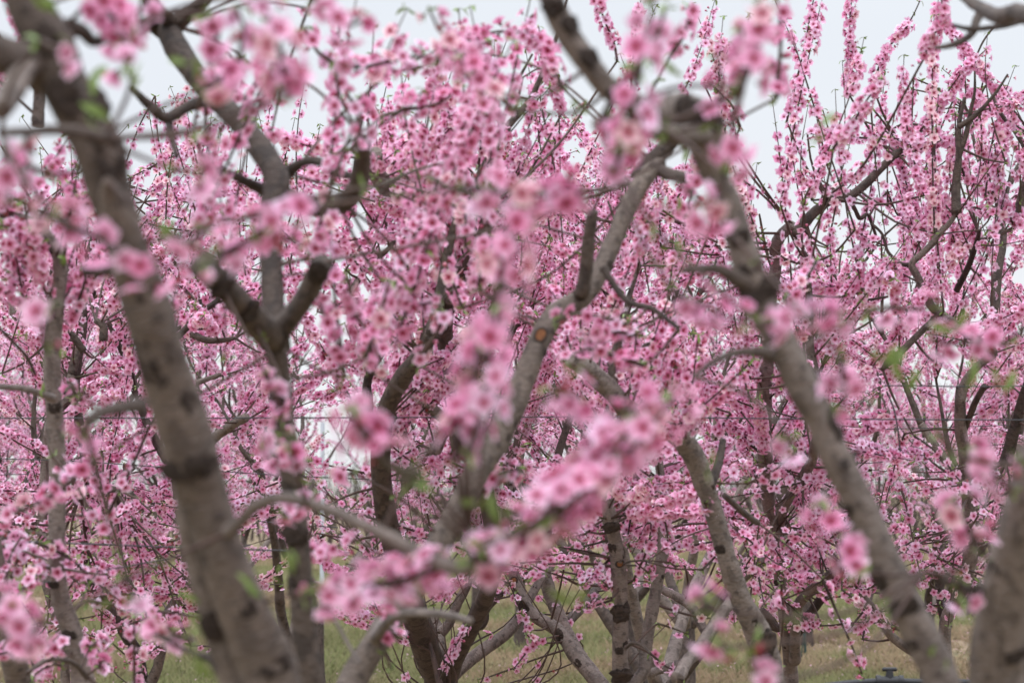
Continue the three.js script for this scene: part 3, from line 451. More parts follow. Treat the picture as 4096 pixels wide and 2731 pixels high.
// ---------------------------------------------------------------- middle tree: upright limb with the cut Y, and the slanting limb with the orange saw cut
const tM = tree('peach tree with a limb ending in a cut Y, another bearing an orange cut', foot(1270, 4.0), 0, { individuals: 300, density: 80, freeLine: true, singleShoots: 80, minY: 1.2 });
trunk(tM, 0.8, 0.07, { m: M.brown });
const m1 = trace(tM, 'V', 3.8, 3.7, [[715, 1600, 64], [700, 1480, 60], [690, 1340, 53], [682, 1220, 53], [672, 1120, 52], [660, 1030, 52], [650, 950, 50], [645, 870, 48], [636, 810, 50], [626, 765, 55]], { m: M.brown, from: [[tM.fork.clone(), 0.05]], knots: 2 });
trace(tM, 'V', 3.7, 3.4, [[632, 780, 66], [590, 742, 66], [550, 695, 60], [510, 655, 58], [465, 612, 60]], { m: M.brown, knots: 0 });
trace(tM, 'V', 3.7, 3.6, [[625, 775, 56], [662, 735, 50], [695, 690, 48], [722, 640, 50], [740, 602, 48]], { m: M.brown, knots: 0 });
for (const [x, y, w, h] of [[680, 1226, 56, 44], [640, 905, 40, 40], [668, 1345, 30, 50], [610, 770, 50, 60], [655, 1120, 24, 30]]) knotAt(tM, m1, 'V', x, y, w, h);
knotAt(tM, tM.limbs[2], 'V', 500, 640, 70, 60, { depth: 0.5 }); knotAt(tM, tM.limbs[2], 'V', 560, 700, 60, 60); knotAt(tM, tM.limbs[3], 'V', 737, 612, 46, 60, { depth: 0.5 }); knotAt(tM, tM.limbs[3], 'V', 640, 765, 50, 60);
const m2 = trace(tM, 'V', 3.9, 4.4, [[640, 800, 56], [628, 700, 52], [622, 600, 52], [622, 500, 54], [636, 415, 62], [600, 345, 54], [548, 280, 50], [490, 220, 50], [432, 150, 56], [398, 95, 56], [380, 60, 54]], { m: M.brownDark, knots: 3 });
trace(tM, 'V', 4.4, 4.3, [[385, 75, 46], [340, 55, 34], [300, 90, 30], [285, 115, 26]], { m: M.brownDark, knots: 0 }); trace(tM, 'V', 4.4, 4.3, [[390, 70, 44], [430, 35, 34], [480, -10, 30], [520, -50, 28]], { m: M.brown, knots: 0 }); trace(tM, 'V', 4.4, 4.2, [[400, 60, 30], [360, 20, 34], [330, -30, 28]], { m: M.brown, knots: 0 });
trace(tM, 'V', 4.3, 4.1, [[645, 410, 34], [690, 375, 20], [730, 370, 20], [770, 395, 22], [810, 405, 16]], { m: M.brownDark, knots: 0 });
trace(tM, 'V', 4.3, 4.0, [[625, 440, 50], [680, 462, 46], [740, 475, 46], [790, 465, 46], [822, 425, 44], [832, 370, 38], [836, 320, 30]], { m: M.brown, knots: 3 });
trace(tM, 'V', 4.2, 4.0, [[625, 445, 34], [580, 425, 24], [530, 400, 20], [480, 385, 16]], { m: M.brownDark, knots: 0 });
trace(tM, 'V', 4.2, 4.1, [[470, 230, 28], [430, 245, 26], [380, 270, 26], [340, 240, 22], [300, 200, 14]], { m: M.brownDark, knots: 0 }); trace(tM, 'V', 4.2, 4.1, [[385, 270, 22], [392, 310, 16], [405, 360, 12]], { m: M.brownDark, knots: 0 });
trace(tM, 'V', 4.2, 4.2, [[552, 270, 20], [570, 220, 18], [602, 172, 12]], { m: M.brownDark, knots: 0 });
const m3 = trace(tM, 'V', 4.2, 4.6, [[800, 1590, 66], [860, 1480, 62], [920, 1390, 61], [985, 1285, 59], [1050, 1180, 58], [1095, 1085, 58], [1132, 1025, 59], [1172, 945, 58], [1204, 870, 55], [1236, 790, 53], [1272, 725, 51], [1335, 685, 50], [1378, 625, 45], [1408, 555, 42], [1445, 470, 42], [1482, 410, 41], [1515, 370, 36]], { m: M.paleWarm, from: [[tM.fork.clone(), 0.05]], knots: 4 });
knotAt(tM, m3, 't5', 1352, 765, 70, 96, { cut: true }); for (const [x, y, w, h] of [[1470, 680, 50, 40], [1600, 480, 90, 50], [1820, 300, 60, 90], [1400, 870, 60, 60], [1200, 1330, 60, 110]]) knotAt(tM, m3, 't5', x, y, w, h);
trace(tM, 'V', 4.45, 4.4, [[1335, 680, 34], [1346, 620, 32], [1352, 550, 30], [1362, 485, 27]], { m: M.brown, knots: 2 });
trace(tM, 'V', 4.6, 4.6, [[1470, 415, 52], [1500, 370, 44], [1535, 335, 36], [1560, 310, 24]], { m: M.brownDark, knots: 0 }); trace(tM, 'V', 4.6, 4.5, [[1500, 385, 32], [1540, 400, 28], [1590, 408, 26], [1630, 400, 20]], { m: M.brown, knots: 0 });
trace(tM, 'V', 4.4, 4.3, [[1385, 615, 18], [1440, 690, 14], [1500, 710, 14], [1560, 755, 10]], { m: M.brownDark, knots: 0 });
trace(tM, 't8', 4.0, 3.7, [[260, 1260, 70], [350, 1150, 64], [450, 1105, 60], [600, 1100, 60], [760, 1120, 58], [890, 1152, 48]], { m: M.pale, knots: 2, from: [[m3.rec[Math.floor(m3.rec.length * 0.14)].c.clone(), 0.02]] });
trace(tM, 't8', 3.8, 3.7, [[-300, 700, 26], [-150, 900, 26], [0, 1180, 26], [100, 1360, 24], [150, 1440, 20]], { m: M.pale, knots: 0 });
for (const [d, pts, o] of [
  [4, [[735, 600], [730, 680], [750, 740], [778, 800], [770, 900]], { density: 110 }], [4, [[800, 640], [815, 720], [860, 790], [880, 860]], { density: 100 }], [3.8, [[895, 640], [870, 730], [840, 820]], { density: 90 }],
  [4.4, [[1005, 690], [1015, 740], [985, 790], [950, 830]], { density: 100 }], [4.2, [[960, 650], [930, 720], [905, 800]], { density: 90 }], [4.2, [[900, 680], [950, 700], [1010, 690]], { density: 80 }],
  [3.8, [[770, 140], [820, 155], [890, 142], [960, 128], [1010, 135]], { density: 110 }], [4.6, [[930, 150], [1050, 95], [1150, 72], [1230, 85], [1262, 130], [1290, 200]], { density: 110 }], [4.4, [[900, 165], [980, 150], [1060, 110], [1130, 95]], { density: 90 }],
  [3.8, [[790, 215], [825, 245], [828, 300], [808, 345]], { density: 105 }], [4.2, [[930, 250], [985, 245], [1030, 225], [1060, 190]], { density: 110 }], [4.2, [[880, 265], [930, 250], [975, 205]], { density: 90 }], [4.0, [[700, 60], [720, 110], [760, 140]], { density: 70 }],
  [4.4, [[865, 430], [920, 405], [990, 380], [1060, 365]], { density: 90 }], [4.6, [[900, 440], [960, 465], [1030, 470], [1090, 480]], { density: 80 }], [4.5, [[1140, 540], [1110, 600], [1090, 660]], { density: 80 }],
  [3.7, [[470, 190], [520, 170], [560, 130]], { density: 70 }], [4.0, [[0, 1190], [50, 1172], [105, 1145], [155, 1110], [212, 1062]], { density: 125 }], [4.3, [[1270, 740], [1320, 720], [1390, 730], [1440, 745]], { density: 90 }], [4.3, [[1290, 830], [1350, 800], [1420, 820], [1480, 840]], { density: 110 }], [4.3, [[1330, 770], [1400, 760], [1460, 770]], { density: 90 }],
  [4.0, [[895, 1400], [890, 1440], [915, 1470]], { density: 90 }], [4.0, [[885, 1500], [900, 1540]], { density: 80 }], [4.2, [[700, 1260], [740, 1270], [780, 1250], [820, 1240]], { density: 80 }], [4.2, [[780, 1100], [810, 1085]], { density: 90 }], [4.4, [[1090, 1120], [1140, 1090], [1210, 1075]], { density: 100 }],
  [3.6, [[1785, -20], [1795, 85], [1788, 170], [1785, 225]], { density: 100 }], [4.2, [[1545, 120], [1570, 85], [1590, 10]], { density: 90 }], [4.4, [[1610, 350], [1590, 440], [1570, 500]], { density: 80 }],
]) spray(tM, 'V', d, d, pts, o);
upright(tM, 12, 690, 1250, -40, 130, 3.9, 5.4, 105); upright(tM, 4, 430, 690, 120, 260, 4.0, 4.8, 90);
for (const p of [[[610, 860], [640, 930], [650, 1000]], [[600, 1010], [640, 1050], [690, 1040]], [[640, 1180], [690, 1160], [720, 1110]], [[590, 560], [640, 545], [690, 560]]]) spray(tM, 'V', 3.4, 3.5, p, { density: 85 });
leaves(tM, 'V', 3.8, [[1560, 480], [640, 1330], [590, 540], [380, 540], [150, 600]], 1.2);
finish(tM);

// ---------------------------------------------------------------- sharper trees
const GH = (t, l, n, o) => sprout(t, l, n, o);
const tS = tree('peach tree whose smooth limb curves down through blossoms to a raw knobbly wound', foot(3120, 6.2), 0, { individuals: 220, density: 84, freeLine: true, singleShoots: 60, minY: 1.05 });
trunk(tS, 0.82, 0.055, { m: M.brown });
const s1 = trace(tS, 'V', 6.2, 5.8, [[1772, 1570, 66], [1758, 1500, 60], [1735, 1440, 58], [1708, 1390, 52], [1682, 1320, 46], [1650, 1210, 44], [1618, 1110, 46], [1592, 1045, 50], [1560, 1002, 50], [1510, 975, 48], [1445, 945, 46], [1400, 892, 44], [1350, 850, 42], [1310, 825, 36]], { m: M.pale, from: [[tS.fork.clone(), 0.05]], knots: 6 });
knotAt(tS, s1, 't9', 600, 1270, 150, 190, { depth: 0.5 }); knotAt(tS, s1, 't9', 410, 1070, 50, 50); knotAt(tS, s1, 't9', 300, 660, 70, 60); knotAt(tS, s1, 't9', 515, 1135, 60, 60);
trace(tS, 't9', 6.6, 7.0, [[20, 1540, 90], [80, 1440, 84], [160, 1340, 80], [270, 1180, 78], [380, 1020, 74], [440, 930, 70]], { m: M.pale, knots: 5 });
trace(tS, 't5', 5.9, 5.9, [[1860, 1090, 60], [1845, 1000, 54], [1850, 900, 50], [1880, 800, 50], [1905, 730, 46]], { m: M.brown, knots: 3 }); trace(tS, 't5', 6.2, 6.2, [[2020, 1040, 60], [2020, 930, 56], [2060, 830, 46], [2110, 780, 40], [2190, 770, 34]], { m: M.brownDark, knots: 4 });
trace(tS, 't9', 6.0, 6.1, [[235, 260, 70], [285, 150, 60], [310, 60, 54], [330, -60, 46]], { m: M.brownDark, knots: 0 }); trace(tS, 't9', 6.1, 6.3, [[340, 310, 40], [430, 390, 44], [500, 450, 44], [560, 490, 44]], { m: M.brown, knots: 0 });
for (const [d, pts, o] of [[6.0, [[1620, 1155], [1645, 1190], [1660, 1230]], { density: 130 }], [6.2, [[1795, 1340], [1800, 1410], [1795, 1470], [1785, 1545]], { density: 60, leaves: 2 }], [6.3, [[1890, 1330], [1925, 1410], [1960, 1490], [1985, 1560]], { density: 40, leaves: 9 }], [5.0, [[1800, 690], [1840, 650], [1880, 600]], { density: 70 }], [6.0, [[1640, 200], [1680, 240], [1700, 290]], { density: 70 }], [5.8, [[1830, 1030], [1780, 1080], [1720, 1110]], { density: 60 }]]) spray(tS, 'V', d, d + 0.15, pts, o);
sprout(tS, s1, 26, { t0: 0.6, min: 0.15, max: 0.5 });
finish(tS);

const tT = tree('peach tree with a straight grey upright limb crossed by wires, pale side arm below', foot(3166, 8.3), 1, { individuals: 200, density: 120, singleShoots: 100, minY: 1.15 });
trunk(tT, 0.75, 0.06, {});
const tt1 = trace(tT, 't9', 8.3, 7.6, [[790, 1568, 100], [778, 1400, 92], [758, 1220, 92], [722, 900, 88], [692, 700, 84], [650, 450, 88], [625, 250, 96], [612, 0, 104], [604, -230, 104], [614, -480, 104]], { m: M.paleGrey, from: [[tT.fork.clone(), 0.045]], knots: 5 });
trace(tT, 't6', 7.6, 7.4, [[620, 1030, 100], [632, 700, 90], [665, 400, 80], [690, 250, 74], [680, 160, 80], [720, 70, 78], [800, 0, 74]], { m: M.paleGrey, knots: 4 });
const arch = trace(tT, 't3', 7.4, 7.6, [[810, 1580, 78], [890, 1480, 76], [960, 1410, 70], [1060, 1340, 66], [1180, 1318, 62], [1290, 1235, 58], [1400, 1120, 54], [1530, 1000, 50], [1650, 900, 38], [1760, 760, 28], [1860, 620, 20], [2000, 440, 14], [2090, 260, 10], [2200, 130, 8]], { m: M.brown, knots: 3 });
trace(tT, 't3', 7.5, 7.4, [[1130, 1310, 74], [1080, 1335, 84], [1025, 1325, 80]], { m: M.brownDark, knots: 0, bulge: 1.6 }); trace(tT, 't3', 7.5, 7.6, [[1175, 1335, 34], [1220, 1410, 30], [1250, 1465, 30], [1300, 1440, 24], [1330, 1500, 22], [1360, 1590, 20]], { m: M.brown, knots: 0 });
trace(tT, 't9', 8.2, 7.6, [[812, 1420, 80], [815, 1250, 76], [830, 1060, 74], [900, 970, 72], [1010, 880, 68], [1100, 790, 64], [1180, 720, 50]], { m: M.pale, knots: 5 }); trace(tT, 't9', 8.4, 8.2, [[825, 1240, 70], [880, 1150, 66], [970, 1030, 64], [1080, 880, 60], [1140, 780, 50]], { m: M.brownDark, knots: 2 });
trace(tT, 't9', 8.0, 7.2, [[705, 560, 60], [735, 410, 66], [795, 290, 68], [865, 185, 70], [925, 80, 70], [950, -40, 66], [985, -140, 60]], { m: M.pale, knots: 4 }); trace(tT, 't9', 8.2, 8.2, [[760, 1180, 44], [690, 1200, 60], [630, 1120, 60], [590, 1080, 50]], { m: M.brown, knots: 2 });
knotAt(tT, tt1, 't9', 700, 880, 60, 60, { depth: 0.7 });
for (const [pts, o] of [[[[2290, 205], [2235, 290], [2185, 360], [2100, 415]], { density: 50 }], [[[1880, 410], [1900, 440], [1950, 450], [2000, 470]], { density: 90 }], [[[2010, 330], [1975, 400], [1940, 440]], { density: 70 }], [[[2055, 330], [2075, 390], [2090, 450], [2130, 540]], { density: 120 }], [[[2090, 340], [2120, 420], [2150, 480], [2165, 555]], { density: 110 }], [[[2040, 440], [2060, 490], [2100, 540]], { density: 80 }], [[[1890, 250], [1920, 330], [1960, 270]], { density: 50 }]]) spray(tT, 'V', 7.6, 7.7, pts, o);
for (const [d, pts, o] of [[7.0, [[1960, -30], [1952, 60], [1955, 140], [1945, 205]], { density: 165 }], [7.0, [[2115, 0], [2085, 60], [2040, 110], [2005, 195]], { density: 150 }], [7.0, [[2267, 113], [2212, 165], [2172, 220], [2138, 272], [2095, 322]], { density: 120 }], [7.0, [[2150, 300], [2095, 328], [2050, 322], [2000, 318], [1930, 312], [1855, 305]], { density: 172 }], [7.0, [[1873, -20], [1858, 58], [1846, 120], [1822, 219], [1808, 278]], { density: 63 }], [7.0, [[1680, 95], [1654, 154], [1620, 198]], { density: 165 }], [7.0, [[1839, 390], [1856, 425], [1866, 460]], { density: 180 }], [4.6, [[2160, -20], [2168, 45], [2138, 85], [2128, 125]], { density: 165 }], [4.6, [[2028, 180], [1995, 225], [1955, 290], [1915, 340]], { density: 172 }]]) spray(tT, 'V', d < 5 ? 5.8 : d + 0.3, d < 5 ? 5.9 : d + 0.4, pts, o);
sprout(tT, arch, 26, { t0: 0.35, t1: 1, min: 0.1, max: 0.28, up: 0.2 }); sprout(tT, tt1, 30, { t0: 0.55, min: 0.2, max: 0.6 }); for (const l of tT.limbs.slice(5, 9)) sprout(tT, l, 9, { t0: 0.4, min: 0.15, max: 0.5, up: 0.3 });
for (const l of [tT.limbs[2], tT.limbs[8]]) grow(tT, l.curve.getPoint(1), V3(-0.2, 1, -0.3), 0.5, 0.02, 1, { shoots: 18 });
upright(tT, 15, 1560, 2080, 160, 420, 7.2, 8.2, 50);
upright(tT, 16, 1400, 2200, -40, 140, 6.8, 7.8, 110);
low(tT, 30, 1640, 1990, 1120, 1370, 7.4, 8.6);
finish(tT);

const tN = tree('peach tree with a twisting grey limb against the sky, dark wires across its upright limb', foot(3820, 8.0), 1, { individuals: 260, density: 118, singleShoots: 120, minY: 1.1 });
trunk(tN, 0.8, 0.06, {});
const n1 = trace(tN, 't9', 8, 7.6, [[1850, 1568, 92], [1825, 1400, 88], [1830, 1150, 84], [1900, 1000, 86], [1965, 880, 94], [1990, 740, 92], [1985, 500, 92], [1975, 220, 94], [1955, 0, 90], [1930, -120, 84], [1925, -300, 76], [1930, -420, 66]], { m: M.pale, from: [[tN.fork.clone(), 0.045]], knots: 6 });
trace(tN, 't9', 8.2, 8.3, [[1835, 1200, 70], [1800, 1050, 66], [1785, 900, 60], [1780, 760, 50], [1800, 640, 40]], { m: M.brownDark, knots: 4 }); trace(tN, 't9', 8, 7.8, [[1850, 1500, 64], [1640, 1380, 62], [1480, 1270, 62], [1380, 1130, 60], [1280, 1000, 54], [1230, 930, 44]], { m: M.pale, knots: 5 });
trace(tN, 't6', 7.7, 7.5, [[1945, 1380, 50], [1990, 1280, 46], [2030, 1180, 44], [2090, 1080, 40]], { m: M.brown, knots: 2 }); trace(tN, 't6', 7.5, 7.4, [[2230, 1600, 90], [2270, 1450, 84], [2310, 1300, 80], [2350, 1150, 70], [2400, 1000, 60]], { m: M.brownDark, knots: 4 });
const n2 = trace(tN, 't6', 7.5, 7.3, [[1925, 1190, 70], [1960, 1050, 60], [2060, 930, 54], [2150, 860, 60], [2070, 790, 60], [1960, 720, 62], [1880, 660, 62], [1800, 600, 60], [1735, 550, 58], [1690, 450, 56], [1640, 350, 54], [1600, 260, 46], [1660, 200, 46], [1740, 120, 44], [1790, 50, 42], [1850, -10, 36], [1900, -80, 30]], { m: M.pale, knots: 5 });
trace(tN, 't6', 7.4, 7.4, [[1790, 600, 50], [1700, 680, 46], [1600, 780, 46], [1530, 850, 48], [1470, 900, 50], [1400, 960, 46]], { m: M.paleDark, knots: 4 }); trace(tN, 't6', 7.6, 7.4, [[1900, 440, 44], [1960, 320, 44], [2010, 200, 38], [2045, 80, 30], [2060, 30, 16]], { m: M.brownDark, knots: 3 }); trace(tN, 't6', 7.4, 7.4, [[1600, 270, 40], [1530, 260, 26], [1440, 180, 22], [1400, 60, 20], [1330, -10, 18]], { m: M.brown, knots: 0 });
trace(tN, 't6', 7.4, 7.4, [[1500, 310, 16], [1400, 310, 16], [1280, 330, 14], [1160, 330, 12]], { m: M.twig, knots: 0 }); trace(tN, 't6', 7.4, 7.4, [[1440, 480, 16], [1320, 500, 18], [1220, 510, 16], [1130, 570, 12]], { m: M.twigDark, knots: 0 });
for (const l of tN.limbs.slice(4)) sprout(tN, l, Math.round(l.len * 18), { t0: 0.1, min: 0.12, max: 0.5, up: 0.4 });
for (const [pts, o] of [[[[2280, 490], [2200, 470], [2150, 540]], { density: 100 }], [[[2330, 240], [2310, 330], [2290, 420], [2250, 500]], { density: 100 }], [[[2240, 290], [2210, 230], [2200, 330], [2220, 420]], { density: 60 }], [[[2195, 260], [2197, 330], [2200, 400]], { density: 50 }], [[[2285, 330], [2300, 430], [2330, 520]], { density: 110 }], [[[2340, 300], [2345, 420], [2340, 520]], { density: 110 }]]) spray(tN, 'V', 7.4, 7.5, pts, o);
grow(tN, n2.curve.getPoint(1), V3(0.1, 1, -0.1), 0.35, 0.016, 1, { shoots: 12 }); grow(tN, at(4060, 900, 7.6), V3(0.05, 1, 0), 0.4, 0.016, 1, { shoots: 12 }); grow(tN, at(3980, 1250, 7.8), V3(0.1, 1, -0.2), 0.5, 0.018, 1, { shoots: 12 });
upright(tN, 13, 2090, 2350, 170, 420, 7.2, 8.4, 80);
upright(tN, 6, 2080, 2350, 60, 230, 7.2, 8.4, 100);
low(tN, 34, 1960, 2330, 1090, 1360, 7.2, 8.4); low(tN, 10, 1950, 2200, 1340, 1500, 7.4, 8.2, 45);
finish(tN);

const tQ = tree('peach tree with a plumb-straight knotted limb, round fresh saw cut and a black gall below', foot(2480, 7.2), 1, { individuals: 200, density: 112, singleShoots: 90, minY: 1.1 });
trunk(tQ, 0.72, 0.06, {});
const q1 = trace(tQ, 't8', 7.2, 6.9, [[1902, 1568, 112], [1900, 1480, 116], [1896, 1380, 104], [1902, 1200, 104], [1896, 1000, 102], [1890, 850, 104], [1880, 720, 102], [1862, 600, 92], [1835, 480, 108], [1810, 330, 70], [1830, 150, 60], [1800, -60, 52]], { m: M.paleGrey, from: [[tQ.fork.clone(), 0.05]], knots: 11, bulge: 1.3 });
knotAt(tQ, q1, 't8', 1893, 747, 48, 48, { cut: true }); for (const [x, y, w, h] of [[1900, 1490, 130, 150], [1900, 1090, 110, 110], [1950, 1060, 60, 120], [1840, 650, 60, 70], [1835, 500, 110, 70], [1890, 1330, 50, 50], [1935, 1300, 40, 40], [1940, 690, 40, 80]]) knotAt(tQ, q1, 't8', x, y, w, h, { depth: 0.5 });
trace(tQ, 't8', 7.2, 7.3, [[1960, 1640, 90], [2000, 1560, 80], [2062, 1480, 84], [2068, 1380, 82], [2092, 1200, 84], [2130, 1000, 82], [2162, 800, 82], [2190, 660, 84], [2190, 500, 84], [2160, 350, 70], [2170, 180, 60], [2140, 0, 50]], { m: M.pale, knots: 10 });
trace(tQ, 't8', 7.6, 7.9, [[2090, 1500, 54], [2210, 1470, 58], [2330, 1430, 60], [2420, 1380, 60], [2480, 1270, 62], [2430, 1150, 64], [2380, 1060, 62], [2300, 1000, 62], [2200, 950, 58], [2150, 910, 40]], { m: M.pale, knots: 7 });
trace(tQ, 't8', 7.0, 6.9, [[1935, 1330, 26], [1990, 1300, 24], [2050, 1320, 22], [2100, 1370, 14]], { m: M.brown, knots: 0 }); trace(tQ, 't8', 7.0, 6.9, [[1925, 770, 18], [1970, 752, 14], [2060, 748, 12], [2100, 760, 10]], { m: M.brown, knots: 0 });
for (const [pts, o] of [[[[1960, 400], [1970, 480], [1950, 560], [1960, 660]], { density: 75 }], [[[2090, 380], [2110, 480], [2100, 570], [2080, 680], [2010, 830], [1990, 880]], { density: 70 }], [[[2190, 380], [2200, 480], [2220, 600], [2210, 650]], { density: 85 }], [[[2090, 830], [2110, 800], [2090, 880]], { density: 70 }], [[[1845, 1010], [1740, 1045], [1640, 1075], [1570, 1075]], { density: 55 }], [[[1660, 1060], [1700, 1020], [1750, 1010]], { density: 60 }], [[[1640, 920], [1700, 850], [1760, 800], [1820, 745]], { density: 115 }], [[[1770, 880], [1810, 910], [1850, 950]], { density: 80 }], [[[2100, 1370], [2160, 1420], [2210, 1460], [2260, 1480], [2330, 1540]], { density: 70 }], [[[2150, 1170], [2250, 1200], [2350, 1240]], { density: 18 }], [[[2230, 760], [2280, 800], [2290, 880]], { density: 90 }], [[[1300, 770], [1400, 820], [1500, 850], [1610, 905]], { density: 14 }], [[[1440, 650], [1550, 665], [1700, 690], [1800, 720]], { density: 14, leaves: 14 }], [[[1280, 890], [1330, 830], [1390, 770]], { density: 60 }], [[[1560, 590], [1660, 570], [1740, 520], [1790, 500]], { density: 70 }]]) spray(tQ, 't8', 7.0, 7.1, pts, { leaves: 4, ...o });
for (const l of tQ.limbs.slice(1, 3)) { sprout(tQ, l, 16, { t0: 0.72, min: 0.2, max: 0.55, up: 0.3 }); grow(tQ, l.curve.getPoint(1), V3(0.15, 1, -0.25), 0.62, 0.017, 1, { shoots: 16 }); }
low(tQ, 20, 1330, 1760, 1130, 1320, 6.9, 7.8);
finish(tQ);

const tB = tree('peach tree whose two thick scarred limbs sweep down into one base above the grass', foot(2450, 8.3), 1, { individuals: 120, density: 108, singleShoots: 80, minY: 1.15 });
trunk(tB, 0.7, 0.065, {});
const b1 = trace(tB, 't8', 8.1, 8.4, [[1800, 1640, 120], [1700, 1510, 104], [1600, 1390, 100], [1540, 1290, 96], [1470, 1205, 92], [1330, 1120, 88], [1245, 1025, 88], [1200, 900, 88], [1160, 780, 80], [1130, 620, 70], [1120, 450, 60], [1150, 250, 50]], { m: M.pale, from: [[tB.fork.clone(), 0.05]], knots: 9 });
trace(tB, 't8', 8.3, 8.5, [[1800, 1600, 80], [1720, 1500, 84], [1640, 1400, 84], [1550, 1250, 90], [1490, 1120, 90], [1430, 980, 92], [1390, 830, 86], [1370, 700, 70], [1400, 520, 56], [1420, 350, 46]], { m: M.paleGrey, knots: 9 });
knotAt(tB, b1, 't8', 1190, 890, 40, 40, { cut: true }); knotAt(tB, b1, 't8', 1490, 1260, 80, 70); knotAt(tB, b1, 't8', 1260, 1070, 60, 80); knotAt(tB, b1, 't8', 1620, 1440, 40, 60);
trace(tB, 't8', 8.4, 9, [[1540, 1160, 60], [1600, 1100, 62], [1660, 1040, 60], [1730, 950, 58], [1790, 850, 54], [1840, 740, 46]], { m: M.brown, knots: 6 });
for (const [pts, o] of [[[[940, 1545], [1010, 1530], [1090, 1500], [1180, 1470], [1240, 1440]], { density: 30 }], [[[1180, 1480], [1240, 1400], [1310, 1320], [1400, 1270]], { density: 65 }], [[[1270, 1240], [1310, 1280], [1370, 1300]], { density: 90 }], [[[1230, 1100], [1260, 1130]], { density: 60 }], [[[1490, 740], [1530, 760]], { density: 90 }], [[[620, 940], [720, 910], [830, 880]], { density: 80 }], [[[970, 1000], [1060, 980], [1120, 960]], { density: 55 }], [[[1000, 880], [1080, 870], [1150, 900]], { density: 60 }], [[[940, 1030], [1050, 1010], [1180, 980]], { density: 6 }]]) spray(tB, 't8', 8, 8.1, pts, { leaves: 3, ...o });
for (const l of tB.limbs.slice(1, 4)) grow(tB, l.curve.getPoint(1), V3(0.05, 1, -0.1), 0.75, 0.017, 1, { shoots: 15 });
low(tB, 12, 1150, 1450, 1170, 1330, 7.8, 8.8);
finish(tB);

const tA = tree('many-limbed peach tree with a crooked elbow limb and an arm sweeping low over the grass', foot(1775, 8.0), 1, { individuals: 260, density: 112, singleShoots: 110, minY: 1.15 });
trunk(tA, 0.72, 0.075, { m: M.brown });
trace(tA, 't8', 8, 8.4, [[715, 1600, 96], [790, 1500, 94], [890, 1415, 88], [1000, 1330, 86], [1130, 1240, 80], [1220, 1130, 76], [1280, 1020, 66], [1350, 900, 56], [1440, 780, 46]], { m: M.pale, from: [[tA.fork.clone(), 0.05]], knots: 8 });
const a2 = trace(tA, 'V', 8, 6.4, [[1005, 1560, 62], [985, 1510, 62], [960, 1430, 62], [940, 1372, 58], [900, 1240, 50], [875, 1090, 46], [885, 950, 44], [925, 865, 40], [965, 815, 38], [990, 770, 30]], { m: M.brown, from: [[tA.fork.clone(), 0.05]], knots: 5 });
trace(tA, 't8', 8.2, 8.4, [[680, 1540, 88], [685, 1400, 86], [685, 1260, 84], [640, 1150, 80], [570, 1130, 60], [500, 1100, 50]], { m: M.pale, knots: 5 }); trace(tA, 't8', 8.1, 8.1, [[690, 1230, 70], [740, 1180, 66], [770, 1120, 66], [820, 1010, 62], [870, 910, 60], [900, 800, 52], [930, 650, 44]], { m: M.pale, knots: 6 });
const a4 = trace(tA, 'V', 8, 6.4, [[1030, 1560, 44], [1050, 1500, 42], [1082, 1440, 42], [1112, 1380, 42], [1128, 1330, 40], [1138, 1280, 40], [1110, 1100, 38], [1050, 900, 38], [1020, 760, 38], [1038, 660, 36], [1072, 620, 38], [1092, 585, 36], [1112, 535, 32], [1120, 480, 26]], { m: M.brown, knots: 5, from: [[tA.fork.clone(), 0.05]] });
trace(tA, 't8', 8.2, 8.2, [[830, 1240, 50], [890, 1195, 50], [960, 1190, 52], [990, 1150, 52], [995, 1080, 50], [1060, 1010, 46], [1110, 960, 36]], { m: M.brown, knots: 4 });
trace(tA, 'V', 6.9, 6.3, [[1045, 690, 44], [1020, 560, 44], [990, 515, 44], [945, 480, 42], [900, 450, 42], [872, 410, 42], [858, 385, 38], [862, 352, 34]], { m: M.pale, knots: 4 }); trace(tA, 't2', 6.4, 6.3, [[300, 1290, 50], [360, 1250, 44], [430, 1215, 42], [490, 1150, 40], [530, 1080, 42]], { m: M.brown, knots: 2 });
trace(tA, 't5', 7, 7, [[800, 1500, 70], [760, 1350, 66], [700, 1290, 74], [640, 1240, 78], [570, 1180, 74], [510, 1090, 66], [480, 1000, 50]], { m: M.pale, knots: 5 }); trace(tA, 't5', 7.2, 7.2, [[640, 1550, 80], [690, 1450, 74], [750, 1280, 62], [790, 1150, 60], [820, 1050, 50]], { m: M.paleGrey, knots: 5 }); trace(tA, 't5', 7, 7, [[200, 1250, 66], [195, 1080, 60], [230, 960, 60], [265, 880, 60], [260, 800, 40]], { m: M.brownDark, knots: 4 });
trace(tA, 't5', 7, 7, [[370, 1260, 40], [400, 1340, 38], [440, 1400, 38], [480, 1480, 34]], { m: M.brown, knots: 2 }); trace(tA, 't8', 7.6, 7.8, [[700, 1640, 50], [630, 1350, 30], [560, 1150, 24], [560, 980, 20]], { m: M.twig, knots: 0 }); 
trace(tA, 't5', 7, 7, [[90, 450, 44], [150, 350, 44], [230, 250, 40], [330, 170, 36], [380, 110, 30]], { m: M.brown, knots: 2 }); trace(tA, 't5', 7, 7, [[350, 560, 40], [400, 480, 44], [450, 470, 34], [390, 420, 30]], { m: M.brownDark, knots: 2 });
for (const l of tA.limbs.slice(7)) { if (l.pts.length > 3) sprout(tA, l, Math.round(l.len * 30), { t0: 0.1, min: 0.15, max: 0.5 }); } sprout(tA, a2, 22, { t0: 0.6 }); sprout(tA, a4, 26, { t0: 0.6 });
